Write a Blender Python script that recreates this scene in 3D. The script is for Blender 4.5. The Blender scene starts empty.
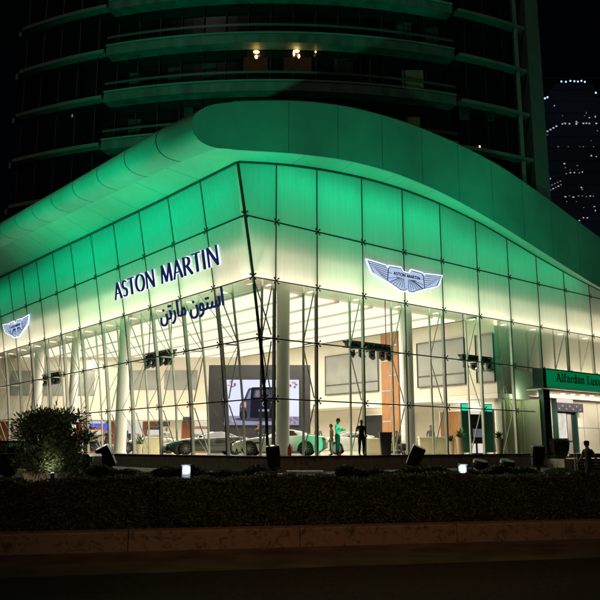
import bpy, bmesh, math, random
from mathutils import Vector, Matrix
R = math.radians
rnd = random.Random(11)
scn = bpy.context.scene
col = scn.collection

# ------------------------------------------------------------------ render / world
scn.render.engine = 'CYCLES'
scn.view_settings.view_transform = 'Standard'
scn.view_settings.look = 'None'
scn.view_settings.exposure = 0
scn.cycles.use_denoising = True
scn.cycles.max_bounces = 6
scn.cycles.diffuse_bounces = 3
scn.cycles.glossy_bounces = 3
scn.cycles.transmission_bounces = 4
scn.cycles.transparent_max_bounces = 24
scn.cycles.sample_clamp_indirect = 3.0
scn.cycles.caustics_reflective = False
scn.cycles.caustics_refractive = False
SUN_EL, SUN_AZ = R(38), R(200)
w = bpy.data.worlds.new('World'); scn.world = w; w.use_nodes = True
nt = w.node_tree; nt.nodes.clear()
sky = nt.nodes.new('ShaderNodeTexSky'); sky.sky_type = 'NISHITA'; sky.sun_disc = False
sky.sun_elevation = SUN_EL; sky.sun_rotation = SUN_AZ
bg = nt.nodes.new('ShaderNodeBackground'); bg.inputs['Strength'].default_value = 0.00022
ow = nt.nodes.new('ShaderNodeOutputWorld')
nt.links.new(sky.outputs[0], bg.inputs[0]); nt.links.new(bg.outputs[0], ow.inputs[0])

# ------------------------------------------------------------------ materials
def _nodes(name):
    m = bpy.data.materials.new(name); m.use_nodes = True
    n = m.node_tree; n.nodes.clear()
    o = n.nodes.new('ShaderNodeOutputMaterial')
    return m, n, o
def mat(name, c, rough=.5, metal=0., var=.12, scale=6., bump=0., bscale=None, spec=.5, coat=0., stretch=(1, 1, 1)):
    m, n, o = _nodes(name)
    b = n.nodes.new('ShaderNodeBsdfPrincipled')
    b.inputs['Roughness'].default_value = rough; b.inputs['Metallic'].default_value = metal
    b.inputs['Specular IOR Level'].default_value = spec; b.inputs['Coat Weight'].default_value = coat
    tc = n.nodes.new('ShaderNodeTexCoord'); mp = n.nodes.new('ShaderNodeMapping'); mp.inputs['Scale'].default_value = stretch
    n.links.new(tc.outputs['Object'], mp.inputs[0])
    t = n.nodes.new('ShaderNodeTexNoise'); t.inputs['Scale'].default_value = scale; t.inputs['Detail'].default_value = 6
    n.links.new(mp.outputs[0], t.inputs['Vector'])
    r = n.nodes.new('ShaderNodeValToRGB')
    r.color_ramp.elements[0].position = .3; r.color_ramp.elements[1].position = .7
    r.color_ramp.elements[0].color = (*[x * (1 - var) for x in c], 1); r.color_ramp.elements[1].color = (*[min(1, x * (1 + var)) for x in c], 1)
    n.links.new(t.outputs['Fac'], r.inputs[0]); n.links.new(r.outputs[0], b.inputs['Base Color'])
    rr = n.nodes.new('ShaderNodeMapRange'); rr.inputs['To Min'].default_value = max(0, rough - .08); rr.inputs['To Max'].default_value = min(1, rough + .08)
    n.links.new(t.outputs['Fac'], rr.inputs['Value']); n.links.new(rr.outputs[0], b.inputs['Roughness'])
    if bump:
        t2 = n.nodes.new('ShaderNodeTexNoise'); t2.inputs['Scale'].default_value = bscale or scale * 6; t2.inputs['Detail'].default_value = 4
        n.links.new(mp.outputs[0], t2.inputs['Vector'])
        bp = n.nodes.new('ShaderNodeBump'); bp.inputs['Strength'].default_value = bump; bp.inputs['Distance'].default_value = .03
        n.links.new(t2.outputs['Fac'], bp.inputs['Height']); n.links.new(bp.outputs[0], b.inputs['Normal'])
    n.links.new(b.outputs[0], o.inputs[0])
    return m
def emit(name, c, s, var=.08, scale=3.):
    m, n, o = _nodes(name)
    e = n.nodes.new('ShaderNodeEmission'); e.inputs['Color'].default_value = (*c, 1)
    tc = n.nodes.new('ShaderNodeTexCoord'); t = n.nodes.new('ShaderNodeTexNoise'); t.inputs['Scale'].default_value = scale
    n.links.new(tc.outputs['Object'], t.inputs['Vector'])
    mr = n.nodes.new('ShaderNodeMapRange'); mr.inputs['To Min'].default_value = s * (1 - var); mr.inputs['To Max'].default_value = s * (1 + var)
    n.links.new(t.outputs['Fac'], mr.inputs['Value']); n.links.new(mr.outputs[0], e.inputs['Strength'])
    n.links.new(e.outputs[0], o.inputs[0])
    return m
def two_sided_fresnel(n, ior=1.45):
    g = n.nodes.new('ShaderNodeNewGeometry'); mr = n.nodes.new('ShaderNodeMapRange')
    mr.inputs['To Min'].default_value = ior; mr.inputs['To Max'].default_value = 1 / ior
    n.links.new(g.outputs['Backfacing'], mr.inputs['Value'])
    f = n.nodes.new('ShaderNodeFresnel'); n.links.new(mr.outputs[0], f.inputs['IOR'])
    return f
def glass(name, tint=(1, 1, 1), refl=.10, rough=.02):
    m, n, o = _nodes(name)
    t = n.nodes.new('ShaderNodeBsdfTransparent'); g = n.nodes.new('ShaderNodeBsdfGlossy'); g.inputs['Roughness'].default_value = rough
    tc = n.nodes.new('ShaderNodeTexCoord'); z = n.nodes.new('ShaderNodeTexNoise'); z.inputs['Scale'].default_value = .7
    n.links.new(tc.outputs['Object'], z.inputs['Vector'])
    r = n.nodes.new('ShaderNodeValToRGB'); r.color_ramp.elements[0].color = (*[x * .96 for x in tint], 1); r.color_ramp.elements[1].color = (*tint, 1)
    n.links.new(z.outputs['Fac'], r.inputs[0]); n.links.new(r.outputs[0], t.inputs[0])
    f = two_sided_fresnel(n)
    mm = n.nodes.new('ShaderNodeMath'); mm.operation = 'MULTIPLY'; mm.inputs[1].default_value = refl / .04
    n.links.new(f.outputs[0], mm.inputs[0]); mm.use_clamp = True
    mx = n.nodes.new('ShaderNodeMixShader')
    n.links.new(mm.outputs[0], mx.inputs[0]); n.links.new(t.outputs[0], mx.inputs[1]); n.links.new(g.outputs[0], mx.inputs[2]); n.links.new(mx.outputs[0], o.inputs[0])
    return m
def frosted(name):
    m, n, o = _nodes(name)
    tc = n.nodes.new('ShaderNodeTexCoord'); mp = n.nodes.new('ShaderNodeMapping'); mp.inputs['Scale'].default_value = (5, 5, .35)
    n.links.new(tc.outputs['Object'], mp.inputs[0])
    t = n.nodes.new('ShaderNodeTexNoise'); t.inputs['Scale'].default_value = 1.3; t.inputs['Detail'].default_value = 4
    n.links.new(mp.outputs[0], t.inputs['Vector'])
    r = n.nodes.new('ShaderNodeValToRGB'); r.color_ramp.elements[0].position = .3; r.color_ramp.elements[1].position = .7
    r.color_ramp.elements[0].color = (.86, .88, .86, 1); r.color_ramp.elements[1].color = (.93, .95, .93, 1)
    n.links.new(t.outputs['Fac'], r.inputs[0])
    tr = n.nodes.new('ShaderNodeBsdfTranslucent'); d = n.nodes.new('ShaderNodeBsdfDiffuse'); tp = n.nodes.new('ShaderNodeBsdfTransparent')
    n.links.new(r.outputs[0], tr.inputs[0]); n.links.new(r.outputs[0], d.inputs[0])
    mx = n.nodes.new('ShaderNodeMixShader'); mx.inputs[0].default_value = .42
    n.links.new(tr.outputs[0], mx.inputs[1]); n.links.new(d.outputs[0], mx.inputs[2])
    m1 = n.nodes.new('ShaderNodeMixShader'); m1.inputs[0].default_value = .05
    n.links.new(mx.outputs[0], m1.inputs[1]); n.links.new(tp.outputs[0], m1.inputs[2])
    n.links.new(m1.outputs[0], o.inputs[0])
    return m
def leafmat(name, c1, c2):
    m, n, o = _nodes(name)
    g = n.nodes.new('ShaderNodeNewGeometry')
    r = n.nodes.new('ShaderNodeValToRGB'); r.color_ramp.elements[0].color = (*c1, 1); r.color_ramp.elements[1].color = (*c2, 1)
    n.links.new(g.outputs['Random Per Island'], r.inputs[0])
    d = n.nodes.new('ShaderNodeBsdfPrincipled'); d.inputs['Roughness'].default_value = .55
    t = n.nodes.new('ShaderNodeBsdfTranslucent')
    n.links.new(r.outputs[0], d.inputs['Base Color']); n.links.new(r.outputs[0], t.inputs[0])
    mx = n.nodes.new('ShaderNodeMixShader'); mx.inputs[0].default_value = .3
    n.links.new(d.outputs[0], mx.inputs[1]); n.links.new(t.outputs[0], mx.inputs[2]); n.links.new(mx.outputs[0], o.inputs[0])
    return m
def stone(name, c, joint_scale=1.0):
    m, n, o = _nodes(name)
    b = n.nodes.new('ShaderNodeBsdfPrincipled'); b.inputs['Roughness'].default_value = .75
    tc = n.nodes.new('ShaderNodeTexCoord')
    v = n.nodes.new('ShaderNodeTexVoronoi'); v.inputs['Scale'].default_value = 5 * joint_scale; v.feature = 'F1'
    ns = n.nodes.new('ShaderNodeTexNoise'); ns.inputs['Scale'].default_value = 6.5; ns.inputs['Detail'].default_value = 10; ns.inputs['Distortion'].default_value = 1.4
    n.links.new(tc.outputs['Object'], ns.inputs['Vector'])
    mixv = n.nodes.new('ShaderNodeMixRGB'); mixv.inputs[0].default_value = .25
    n.links.new(tc.outputs['Object'], mixv.inputs[1]); n.links.new(ns.outputs['Color'], mixv.inputs[2]); n.links.new(mixv.outputs[0], v.inputs['Vector'])
    r = n.nodes.new('ShaderNodeValToRGB'); r.color_ramp.elements[0].position = .32; r.color_ramp.elements[1].position = .68
    r.color_ramp.elements[0].position = .36; r.color_ramp.elements[1].position = .62; r.color_ramp.elements[0].color = (*[x * .28 for x in c], 1); r.color_ramp.elements[1].color = (*[x * 1.35 for x in c], 1)
    ad = n.nodes.new('ShaderNodeMath'); ad.operation = 'MULTIPLY_ADD'; ad.inputs[1].default_value = .25
    n.links.new(v.outputs['Distance'], ad.inputs[0]); n.links.new(ns.outputs['Fac'], ad.inputs[2]); n.links.new(ad.outputs[0], r.inputs[0])
    n.links.new(r.outputs[0], b.inputs['Base Color'])
    bp = n.nodes.new('ShaderNodeBump'); bp.inputs['Strength'].default_value = .5; bp.inputs['Distance'].default_value = .02
    n.links.new(ns.outputs['Fac'], bp.inputs['Height']); n.links.new(bp.outputs[0], b.inputs['Normal'])
    n.links.new(b.outputs[0], o.inputs[0])
    return m

M = dict(
    steel=mat('pale_steel', (.50, .54, .47), .45, .1, .12, 2),
    dark=mat('dark_gasket', (.040, .048, .046), .5, 0, .2, 5),
    clamp=mat('clamp_steel', (.10, .105, .10), .35, .8, .2, 8),
    clear=glass('clear_glass', (.975, .99, .98), .05),
    frost=frosted('frosted_glass'),
    alu=mat('canopy_aluminium', (.52, .55, .53), .5, .0, .14, .45, bump=.05, bscale=.9),
    tube=mat('eave_aluminium', (.58, .60, .59), .3, .2, .08, .9),
    soffit=mat('soffit_panel', (.66, .66, .60), .5, 0, .06, .7),
    gap=mat('panel_gap', (.05, .055, .05), .8, 0, .1, 4),
    cream=mat('cream_plaster', (.74, .68, .57), .8, 0, .05, .6),
    white=mat('white_plaster', (.80, .77, .70), .8, 0, .04, .6),
    ceil=mat('ceiling_plaster', (.82, .78, .68), .9, 0, .05, .5),
    floor=mat('showroom_floor_tile', (.64, .62, .56), .12, 0, .08, 1.2),
    plinth=stone('plinth_stone', (.48, .43, .34)),
    panelgrey=mat('grey_panel', (.30, .31, .29), .45, 0, .14, .9),
    dkpanel=mat('charcoal_panel', (.020, .019, .024), .5, 0, .2, 2),
    wood=mat('warm_wood', (.36, .17, .07), .5, 0, .22, 3, stretch=(4, 4, .4)),
    redwood=mat('red_wood', (.28, .085, .04), .5, 0, .25, 3, stretch=(4, 4, .5)),
    teal=mat('green_portal', (.012, .14, .085), .5, 0, .08, 1.5),
    tealdk=mat('dark_green_post', (.008, .05, .04), .5, 0, .1, 2),
    navy=emit('navy_letter', (.11, .19, .80), .085, .1, 2),  # faint glow stands in for street light on the letter faces
    black=mat('black_plastic', (.014, .014, .015), .45, 0, .3, 10),
    blackm=mat('black_metal', (.02, .02, .022), .4, .4, .3, 10),
    rubber=mat('rubber', (.012, .012, .012), .8, 0, .2, 20),
    rim=mat('alloy', (.35, .36, .36), .3, .8, .1, 12),
    carw=mat('white_car_paint', (.72, .74, .70), .18, 0, .02, 2, coat=.6),
    carg=mat('grey_car_paint', (.05, .052, .055), .18, .3, .05, 2, coat=.7),
    carsilver=mat('silver_car_paint', (.42, .40, .37), .2, .4, .04, 2, coat=.7),
    cargl=mat('car_glass', (.012, .016, .016), .06, 0, .1, 2),
    carlamp=mat('lamp_lens', (.5, .5, .5), .1, .3, .1, 20),
    tail=mat('tail_lens', (.30, .01, .008), .15, 0, .1, 20),
    skin=mat('skin', (.34, .19, .12), .55, 0, .1, 20),
    hair=mat('hair', (.012, .01, .008), .6, 0, .3, 40),
    clothk=mat('dark_cloth', (.035, .036, .042), .9, 0, .25, 25, bump=.3),
    clothg=mat('grey_cloth', (.16, .17, .165), .9, 0, .2, 25, bump=.3),
    clothw=mat('light_cloth', (.55, .56, .53), .9, 0, .1, 25, bump=.3),
    cloths=mat('sand_cloth', (.34, .29, .21), .9, 0, .15, 25, bump=.3),
    red=mat('red_enamel', (.42, .02, .015), .3, 0, .08, 8),
    potw=mat('cream_pot', (.55, .48, .34), .5, 0, .1, 5),
    counter=mat('cream_counter', (.66, .60, .38), .4, 0, .08, 2),
    asphalt=mat('asphalt', (.060, .042, .026), .95, 0, .35, 14, bump=.5, bscale=160, spec=.05),
    pave=mat('pavement', (.12, .078, .042), .85, 0, .45, 1.6, bump=.3, bscale=60),
    kerb=stone('kerb_stone', (.21, .138, .095)),
    soil=mat('soil', (.014, .012, .008), .95, 0, .3, 8, bump=.5),
    bark=mat('bark', (.13, .09, .055), .9, 0, .3, 12, bump=.6),
    hedge=leafmat('hedge_leaf', (.028, .036, .014), (.110, .115, .050)),
    leaf=leafmat('tree_leaf', (.03, .05, .018), (.13, .17, .065)),
    leaf2=leafmat('plant_leaf', (.02, .06, .015), (.07, .15, .04)),
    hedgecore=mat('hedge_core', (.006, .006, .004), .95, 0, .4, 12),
    towerglass=mat('tower_glass', (.012, .014, .014), .18, 0, .4, .35, stretch=(1, 1, .5)),
    towerslab=mat('tower_slab', (.40, .41, .40), .6, 0, .10, .8),
    towerrail=mat('balcony_glass', (.16, .17, .17), .35, 0, .12, .7),
    towerband=mat('tower_band_panel', (.24, .25, .245), .5, 0, .35, .5, stretch=(2, 2, .3)),
    towermull=mat('tower_mullion', (.05, .055, .055), .5, .2, .1, 2),
    curtain=mat('curtain', (.40, .34, .22), .9, 0, .35, 2, stretch=(7, 7, .15)),
    dimcurtain=mat('dim_curtain', (.07, .075, .07), .9, 0, .6, 2, stretch=(6, 6, .15)),
    far=emit('far_tower_wall', (.35, .5, .8), .0048, .5, .05),  # faint glow painted in as night haze
    jeepp=mat('dark_suv_paint', (.012, .013, .013), .25, .2, .1, 3, coat=.5),
    utility=mat('cream_cabinet_paint', (.50, .40, .28), .6, 0, .1, 4),
    seat=mat('brown_leather', (.12, .06, .03), .5, 0, .2, 8),
    E_ceil=emit('ceiling_light_panel', (1., .90, .70), 1.35),
    E_down=emit('downlight', (1., .90, .70), 10),
    E_white=emit('halo_white', (.70, .80, 1.), 1.6),
    E_pale=emit('emblem_face', (.56, .72, 1.), .78),
    E_screen=emit('screen_white', (.72, .74, 1.), 1.25, .12, .5),
    E_pink=emit('screen_pink', (1., .45, .55), .8, .1, 1),
    E_scar=emit('screen_car_grey', (.10, .10, .14), .8, .5, 1.2),
    E_scar2=emit('screen_car_dark', (.02, .02, .035), .8, .3, 2),
    E_blue=emit('screen_blue', (.06, .14, .9), 1.3),
    E_shop=emit('shop_white', (1., .92, .80), .85),
    E_boll=emit('bollard_lens', (.62, .72, 1.), 6),
    E_warm=emit('warm_bulb', (1., .62, .20), 5),
    E_room=emit('dim_room', (.45, .28, .12), .018, .6, 1),
    E_city=emit('city_white', (.88, .92, 1.), .42, .5, .5),
    E_cityb=emit('city_blue', (.35, .58, 1.), 2.2, .3, .5),
    E_cityd=emit('city_dim', (.75, .80, .85), .16, .5, .5),
    E_sign=emit('lit_sign_face', (.0, .20, .066), .72, .12, .6),
    curtain_lit=emit('door_light', (1., .93, .80), .75, .45, 2.2),
    E_violet=emit('violet_spot', (.55, .35, .9), .9),
    E_cityw=emit('city_warm', (1., .75, .45), .14, .5, .5),
    E_sfloor=emit('screen_lavender', (.62, .60, .95), .55, .3, 1.2),
    E_sdim=emit('screen_mauve', (.55, .42, .62), .45, .4, 2),
    faredge=emit('far_floor_edge', (.35, .5, .8), .0034, .5, .05),  # weaker glow, same painted haze as the far wall
    E_teal=emit('teal_strip', (.05, .8, .5), .9),
)

# ------------------------------------------------------------------ mesh builder
class MB:
    def __init__(s): s.v = []; s.f = []; s.mi = []
    def add(s, vs, fs, m=0):
        b = len(s.v); s.v += [tuple(x) for x in vs]
        for f in fs: s.f.append([b + i for i in f]); s.mi.append(m)
        return s
    def quad(s, a, b, c, d, m=0): return s.add([a, b, c, d], [(0, 1, 2, 3)], m)
    def poly(s, pts, m=0): return s.add(pts, [tuple(range(len(pts)))], m)
    def hexa(s, p, m=0):  # 8 points: bottom 0-3, top 4-7
        return s.add(p, [(3, 2, 1, 0), (4, 5, 6, 7), (0, 1, 5, 4), (1, 2, 6, 5), (2, 3, 7, 6), (3, 0, 4, 7)], m)
    def box(s, c, d, rz=0, m=0, bev=0):
        c = Vector(c); x, y, z = [k / 2 for k in d]; rot = Matrix.Rotation(rz, 3, 'Z')
        if bev <= 0:
            return s.hexa([c + rot @ Vector(q) for q in ((-x, -y, -z), (x, -y, -z), (x, y, -z), (-x, y, -z), (-x, -y, z), (x, -y, z), (x, y, z), (-x, y, z))], m)
        rings = []
        for zz, ins in ((-z, bev), (-z + bev, 0), (z - bev, 0), (z, bev)):
            X, Y = x - ins, y - ins; b = bev
            rings.append([c + rot @ Vector(q) for q in ((-X + b, -Y, zz), (X - b, -Y, zz), (X, -Y + b, zz), (X, Y - b, zz), (X - b, Y, zz), (-X + b, Y, zz), (-X, Y - b, zz), (-X, -Y + b, zz))])
        return s.loft(rings, m, cap=True)
    def loft(s, rings, m=0, cap=False, closed=True):
        n = len(rings[0]); vs = [p for r in rings for p in r]; fs = []
        for i in range(len(rings) - 1):
            for j in range(n if closed else n - 1):
                k = (j + 1) % n
                fs.append((i * n + j, i * n + k, (i + 1) * n + k, (i + 1) * n + j))
        if cap:
            fs.append(tuple(reversed(range(n)))); fs.append(tuple((len(rings) - 1) * n + j for j in range(n)))
        return s.add(vs, fs, m)
    def tube(s, pts, r, n=8, m=0):
        pts = [Vector(p) for p in pts]; rr = r if isinstance(r, (list, tuple)) else [r] * len(pts)
        rings = []
        for i, p in enumerate(pts):
            d = (pts[min(i + 1, len(pts) - 1)] - pts[max(i - 1, 0)]).normalized()
            a = d.cross(Vector((0, 0, 1))) if abs(d.z) < .95 else d.cross(Vector((0, 1, 0)))
            a.normalize(); b = d.cross(a)
            rings.append([p + (a * math.cos(2 * math.pi * k / n) + b * math.sin(2 * math.pi * k / n)) * rr[i] for k in range(n)])
        return s.loft(rings, m, cap=True)
    def bar(s, p0, p1, wx, wy, up=(0, 0, 1), m=0):
        p0, p1 = Vector(p0), Vector(p1); d = (p1 - p0).normalized(); u = Vector(up)
        a = d.cross(u)
        if a.length < 1e-3: a = d.cross(Vector((1, 0, 0)))
        a.normalize(); b = a.cross(d); a *= wx / 2; b *= wy / 2
        return s.hexa([p0 - a - b, p0 + a - b, p0 + a + b, p0 - a + b, p1 - a - b, p1 + a - b, p1 + a + b, p1 - a + b], m)
    def lathe(s, c, prof, n=16, axis='Z', m=0):
        c = Vector(c); rings = []
        for r, h in prof:
            ring = []
            for k in range(n):
                a = 2 * math.pi * k / n; x, y = r * math.cos(a), r * math.sin(a)
                ring.append(c + Vector((x, y, h) if axis == 'Z' else ((x, h, y) if axis == 'Y' else (h, x, y))))
            rings.append(ring)
        return s.loft(rings, m, cap=True)
    def build(s, name, mats, parent=None, smooth=False, loc=None, recalc=True):
        me = bpy.data.meshes.new(name); me.from_pydata(s.v, [], s.f)
        if not isinstance(mats, (list, tuple)): mats = [mats]
        for k in mats: me.materials.append(k)
        me.polygons.foreach_set('material_index', s.mi)
        if recalc:
            bm = bmesh.new(); bm.from_mesh(me); bmesh.ops.recalc_face_normals(bm, faces=bm.faces); bm.to_mesh(me); bm.free()
        if smooth: me.polygons.foreach_set('use_smooth', [len(p.vertices) <= 4 or smooth == 'all' for p in me.polygons])
        me.update()
        o = bpy.data.objects.new(name, me); col.objects.link(o)
        if parent is not None:
            o.parent = parent
            if parent.type == 'EMPTY' and parent.get('_world'): o.location = -Vector(parent.location)
        if loc is not None: o.location = loc
        return o
def tag(o, label=None, cat=None, group=None, kind=None):
    if label: o['label'] = label
    if cat: o['category'] = cat
    if group: o['group'] = group
    if kind: o['kind'] = kind
    return o
def thing(name, label, cat, loc=(0, 0, 0), rz=0, group=None, world=False):
    o = bpy.data.objects.new(name, None); col.objects.link(o); o.empty_display_size = .2
    o.location = loc; o.rotation_euler = (0, 0, rz)
    if world: o['_world'] = 1            # children are given in world coordinates
    return tag(o, label, cat, group)
def dup(root, loc, rz=None, label=None, group=None, scale=None):
    def cp(o, par):
        c = o.copy(); col.objects.link(c)
        if par is not None: c.parent = par
        for ch in [x for x in list(bpy.data.objects) if x.parent == o]: cp(ch, c)
        return c
    r = cp(root, None); r.location = loc
    if rz is not None: r.rotation_euler = (0, 0, rz)
    if scale: r.scale = (scale,) * 3
    if label: r['label'] = label
    if group: r['group'] = group
    return r
def lamp(kind, name, loc, power, color, parent=None, target=None, size=.1, size_y=None, spot=None, blend=.5, rot=None):
    l = bpy.data.lights.new(name, kind); l.energy = power; l.color = color
    if kind == 'AREA':
        l.size = size
        if size_y: l.shape = 'RECTANGLE'; l.size_y = size_y
    elif kind in ('SPOT', 'POINT'): l.shadow_soft_size = size
    if kind == 'SPOT': l.spot_size = spot; l.spot_blend = blend
    o = bpy.data.objects.new(name, l); col.objects.link(o); o.location = loc
    if target is not None: o.rotation_euler = (Vector(target) - Vector(loc)).to_track_quat('-Z', 'Y').to_euler()
    if rot is not None: o.rotation_euler = rot
    if parent is not None:
        o.parent = parent
        if parent.get('_world'): o.location = Vector(loc) - Vector(parent.location)
    return o
def interp(tab, x):
    if x <= tab[0][0]: return tab[0][1] + (tab[1][1] - tab[0][1]) / (tab[1][0] - tab[0][0]) * (x - tab[0][0])
    for (a, b), (c, d) in zip(tab, tab[1:]):
        if x <= c:
            return b + (d - b) * (x - a) / (c - a)
    (a, b), (c, d) = tab[-2:]
    return d + (d - b) / (c - a) * (x - c)
def smooth_tab(tab, step=.5):    # gentle smoothing of a measured curve
    xs = []; x = tab[0][0]
    while x <= tab[-1][0] + 1e-6: xs.append(x); x += step
    ys = [interp(tab, x) for x in xs]
    for _ in range(8): ys = [ys[0]] + [(ys[i - 1] + 2 * ys[i] + ys[i + 1]) / 4 for i in range(1, len(ys) - 1)] + [ys[-1]]
    return list(zip(xs, ys))

# ------------------------------------------------------------------ camera
TH = math.atan(146.5 / 737)
cd = bpy.data.cameras.new('Camera'); cam = bpy.data.objects.new('Camera', cd); col.objects.link(cam)
cam.location = (0, 0, 1.65); cam.rotation_euler = (R(90) + TH, 0, 0)
cd.sensor_width = 36; cd.lens = 737 / 600 * 36; cd.clip_end = 3000; cd.clip_start = .1
scn.camera = cam
def at(px, py, Y):   # the place seen at (px,py) of the 600 px photo, Y metres ahead (used to measure positions)
    a, b = (px - 300) / 737, (300 - py) / 737
    d = Vector((a, math.cos(TH) - b * math.sin(TH), math.sin(TH) + b * math.cos(TH)))
    return Vector((0, 0, 1.65)) + d * (Y / d.y)

# ------------------------------------------------------------------ ground
FZ = 1.2                      # showroom floor
TZ = .55                      # planted terrace
mb = MB(); mb.quad((-600, -60, 0), (600, -60, 0), (600, 900, 0), (-600, 900, 0)); tag(mb.build('ground', M['asphalt']), kind='structure')
KD = Vector((.979, .2045, 0)); KN = Vector((-.2045, .979, 0)); K0 = Vector((0, 12.76, 0))     # kerb direction
def K(a, b, z): return K0 + KD * a + KN * b + Vector((0, 0, z))
mb = MB(); mb.hexa([K(-40, -2.0, .002), K(40, -2.0, .002), K(40, 0, .002), K(-40, 0, .002), K(-40, -2.0, .012), K(40, -2.0, .012), K(40, 0, .02), K(-40, 0, .02)])
tag(mb.build('pavement', M['pave']), kind='structure')
mb = MB()
for k in range(-14, 15):      # row of stone blocks
    a0, a1 = k * 2.55 + .0025 + .31 * math.sin(k * 2.3), (k + 1) * 2.55 - .0025 + .31 * math.sin((k + 1) * 2.3)
    rings = []
    for b, z in ((0, .0), (0, .30), (.025, .325), (.40, .325), (.40, 0)): rings.append([K(a0 + .004, b, z), K(a1 - .004, b, z)])
    mb.add([p for r in rings for p in r], [(0, 1, 3, 2), (2, 3, 5, 4), (4, 5, 7, 6), (6, 7, 9, 8), (0, 2, 4, 6, 8), (9, 7, 5, 3, 1)])
tag(mb.build('kerb_wall', M['kerb']), 'low stone block kerb wall running along the road below the hedge', 'wall')
mb = MB(); mb.quad(K(-40, .38, .30), K(40, .38, .30), K(40, 5, .52), K(-40, 5, .52)); tag(mb.build('planting_bed', M['soil']), kind='structure')
# terrace between bed and plinth, ends beside the entrance walk
mb = MB(); mb.poly([K(-40, 4.9, TZ), K(8.4, 4.9, TZ), (13.5, 38.2, TZ), (10.8, 44.4, TZ), (-1.4, 33.2, TZ), (-34, 70, TZ), (-60, 70, TZ)])
mb.poly([K(8.4, 4.9, TZ), (13.5, 38.2, TZ), (13.5, 38.2, 0), K(8.4, 4.9, 0)])
tag(mb.build('terrace', M['soil']), kind='structure')
mb = MB(); mb.quad(K(8.4, 4.9, .15), K(45, 4.9, .15), (70, 80, .15), (13.5, 38.2, .15)); tag(mb.build('entrance_walk', M['pave']), kind='structure')
mb = MB(); mb.quad((-60, 22.2, TZ + .006), (-7.6, 22.2, TZ + .006), (-10, 38, TZ + .006), (-60, 60, TZ + .006)); tag(mb.build('driveway', M['asphalt']), kind='structure')

# ------------------------------------------------------------------ showroom frame of reference
Pb = Vector((-1.402, 33.0, 0)); dR = Vector((.7764, .6302, 0)); dL = Vector((-.6302, .7764, 0))
RZ = math.atan2(dR.y, dR.x)
def W(s, t, z): return Pb + dR * s + dL * t + Vector((0, 0, z))
def lean(z): return 1.85 * max(0., (z - 1.24) / 13.1) ** 1.4
T0, T4, T3, T2, T1 = 1.2, 3.75, 6.45, 9.15, 11.97
LV = [T0, T4, T3, T2, T1]
SK = [.35, 2.87, 5.95, 9.03, 12.15, 15.4, 18.5, 21.6, 24.75, 27.9, 31.05, 34.2]
TK = [3.25, 6.45, 9.7, 12.95, 16.15, 19.35, 22.5, 25.6, 28.6, 31.6, 34.6, 37.6, 40.6, 43.4]
TOPR = smooth_tab([(-2, 14.38), (.27, 14.87), (3, 15.27), (6, 15.53), (9.1, 15.6), (12.3, 15.42), (15.5, 15.05), (18.7, 14.45), (21.7, 13.83), (24.9, 13.25), (29.6, 12.55), (34, 12.15), (40, 12.05)])
TOPL = [(0, 14.40), (7, 14.46), (14.8, 14.61), (23, 14.78), (33.7, 14.97), (45, 15.2)]
FBOT = smooth_tab([(-3.76, 14.16), (-2.1, 14.51), (.75, 15.11), (3.94, 15.60), (7.53, 15.74), (11.55, 15.42), (16.07, 14.63), (21.2, 13.51), (27.05, 12.25), (33, 11.5), (40, 11.3)])
FTOP = smooth_tab([(-3.0, 16.52), (-2.13, 16.83), (.75, 17.75), (4, 18.44), (7.64, 18.79), (11.75, 18.78), (16.4, 18.40), (21.64, 17.30), (27.6, 15.86), (33, 14.9), (40, 14.4)])
SEAM = [(-1.3, 14.16), (2, 14.55), (13, 15.22), (28, 15.98), (45, 16.7)]
TE = -1.3     # t of the right-hand fascia plane
show = thing('showroom', 'glass car showroom with a green lit wave roof and leaning left facade', 'building', W(0, 0, 0), world=True)

# plinth and floor
mb = MB()
mb.hexa([W(-.25, -.25, 0), W(21.4, -.25, 0), W(21.4, 30, 0), W(-.25, 45, 0), W(-.25, -.25, 1.17), W(21.4, -.25, 1.17), W(21.4, 30, 1.17), W(-.25, 45, 1.17)])
mb.build('plinth', M['plinth'], show)
mb = MB(); mb.hexa([W(-.33, -.33, 1.173), W(21.45, -.33, 1.173), W(21.45, -.05, 1.173), W(-.33, -.05, 1.173), W(-.33, -.33, 1.235), W(21.45, -.33, 1.235), W(21.45, -.05, 1.235), W(-.33, -.05, 1.235)])
mb.build('sill', M['clamp'], show)
mb = MB(); mb.hexa([W(-.33, -.03, 1.173), W(-.05, -.03, 1.173), W(-.05, 45, 1.173), W(-.33, 45, 1.173), W(-.33, -.03, 1.235), W(-.05, -.03, 1.235), W(-.05, 45, 1.235), W(-.33, 45, 1.235)])
mb.build('sill', M['clamp'], show)
mb = MB(); mb.quad(W(-.04, .0, FZ), W(40, 0, FZ), W(40, 45, FZ), W(-.04, 45, FZ)); mb.build('floor', M['floor'], show)

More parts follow.
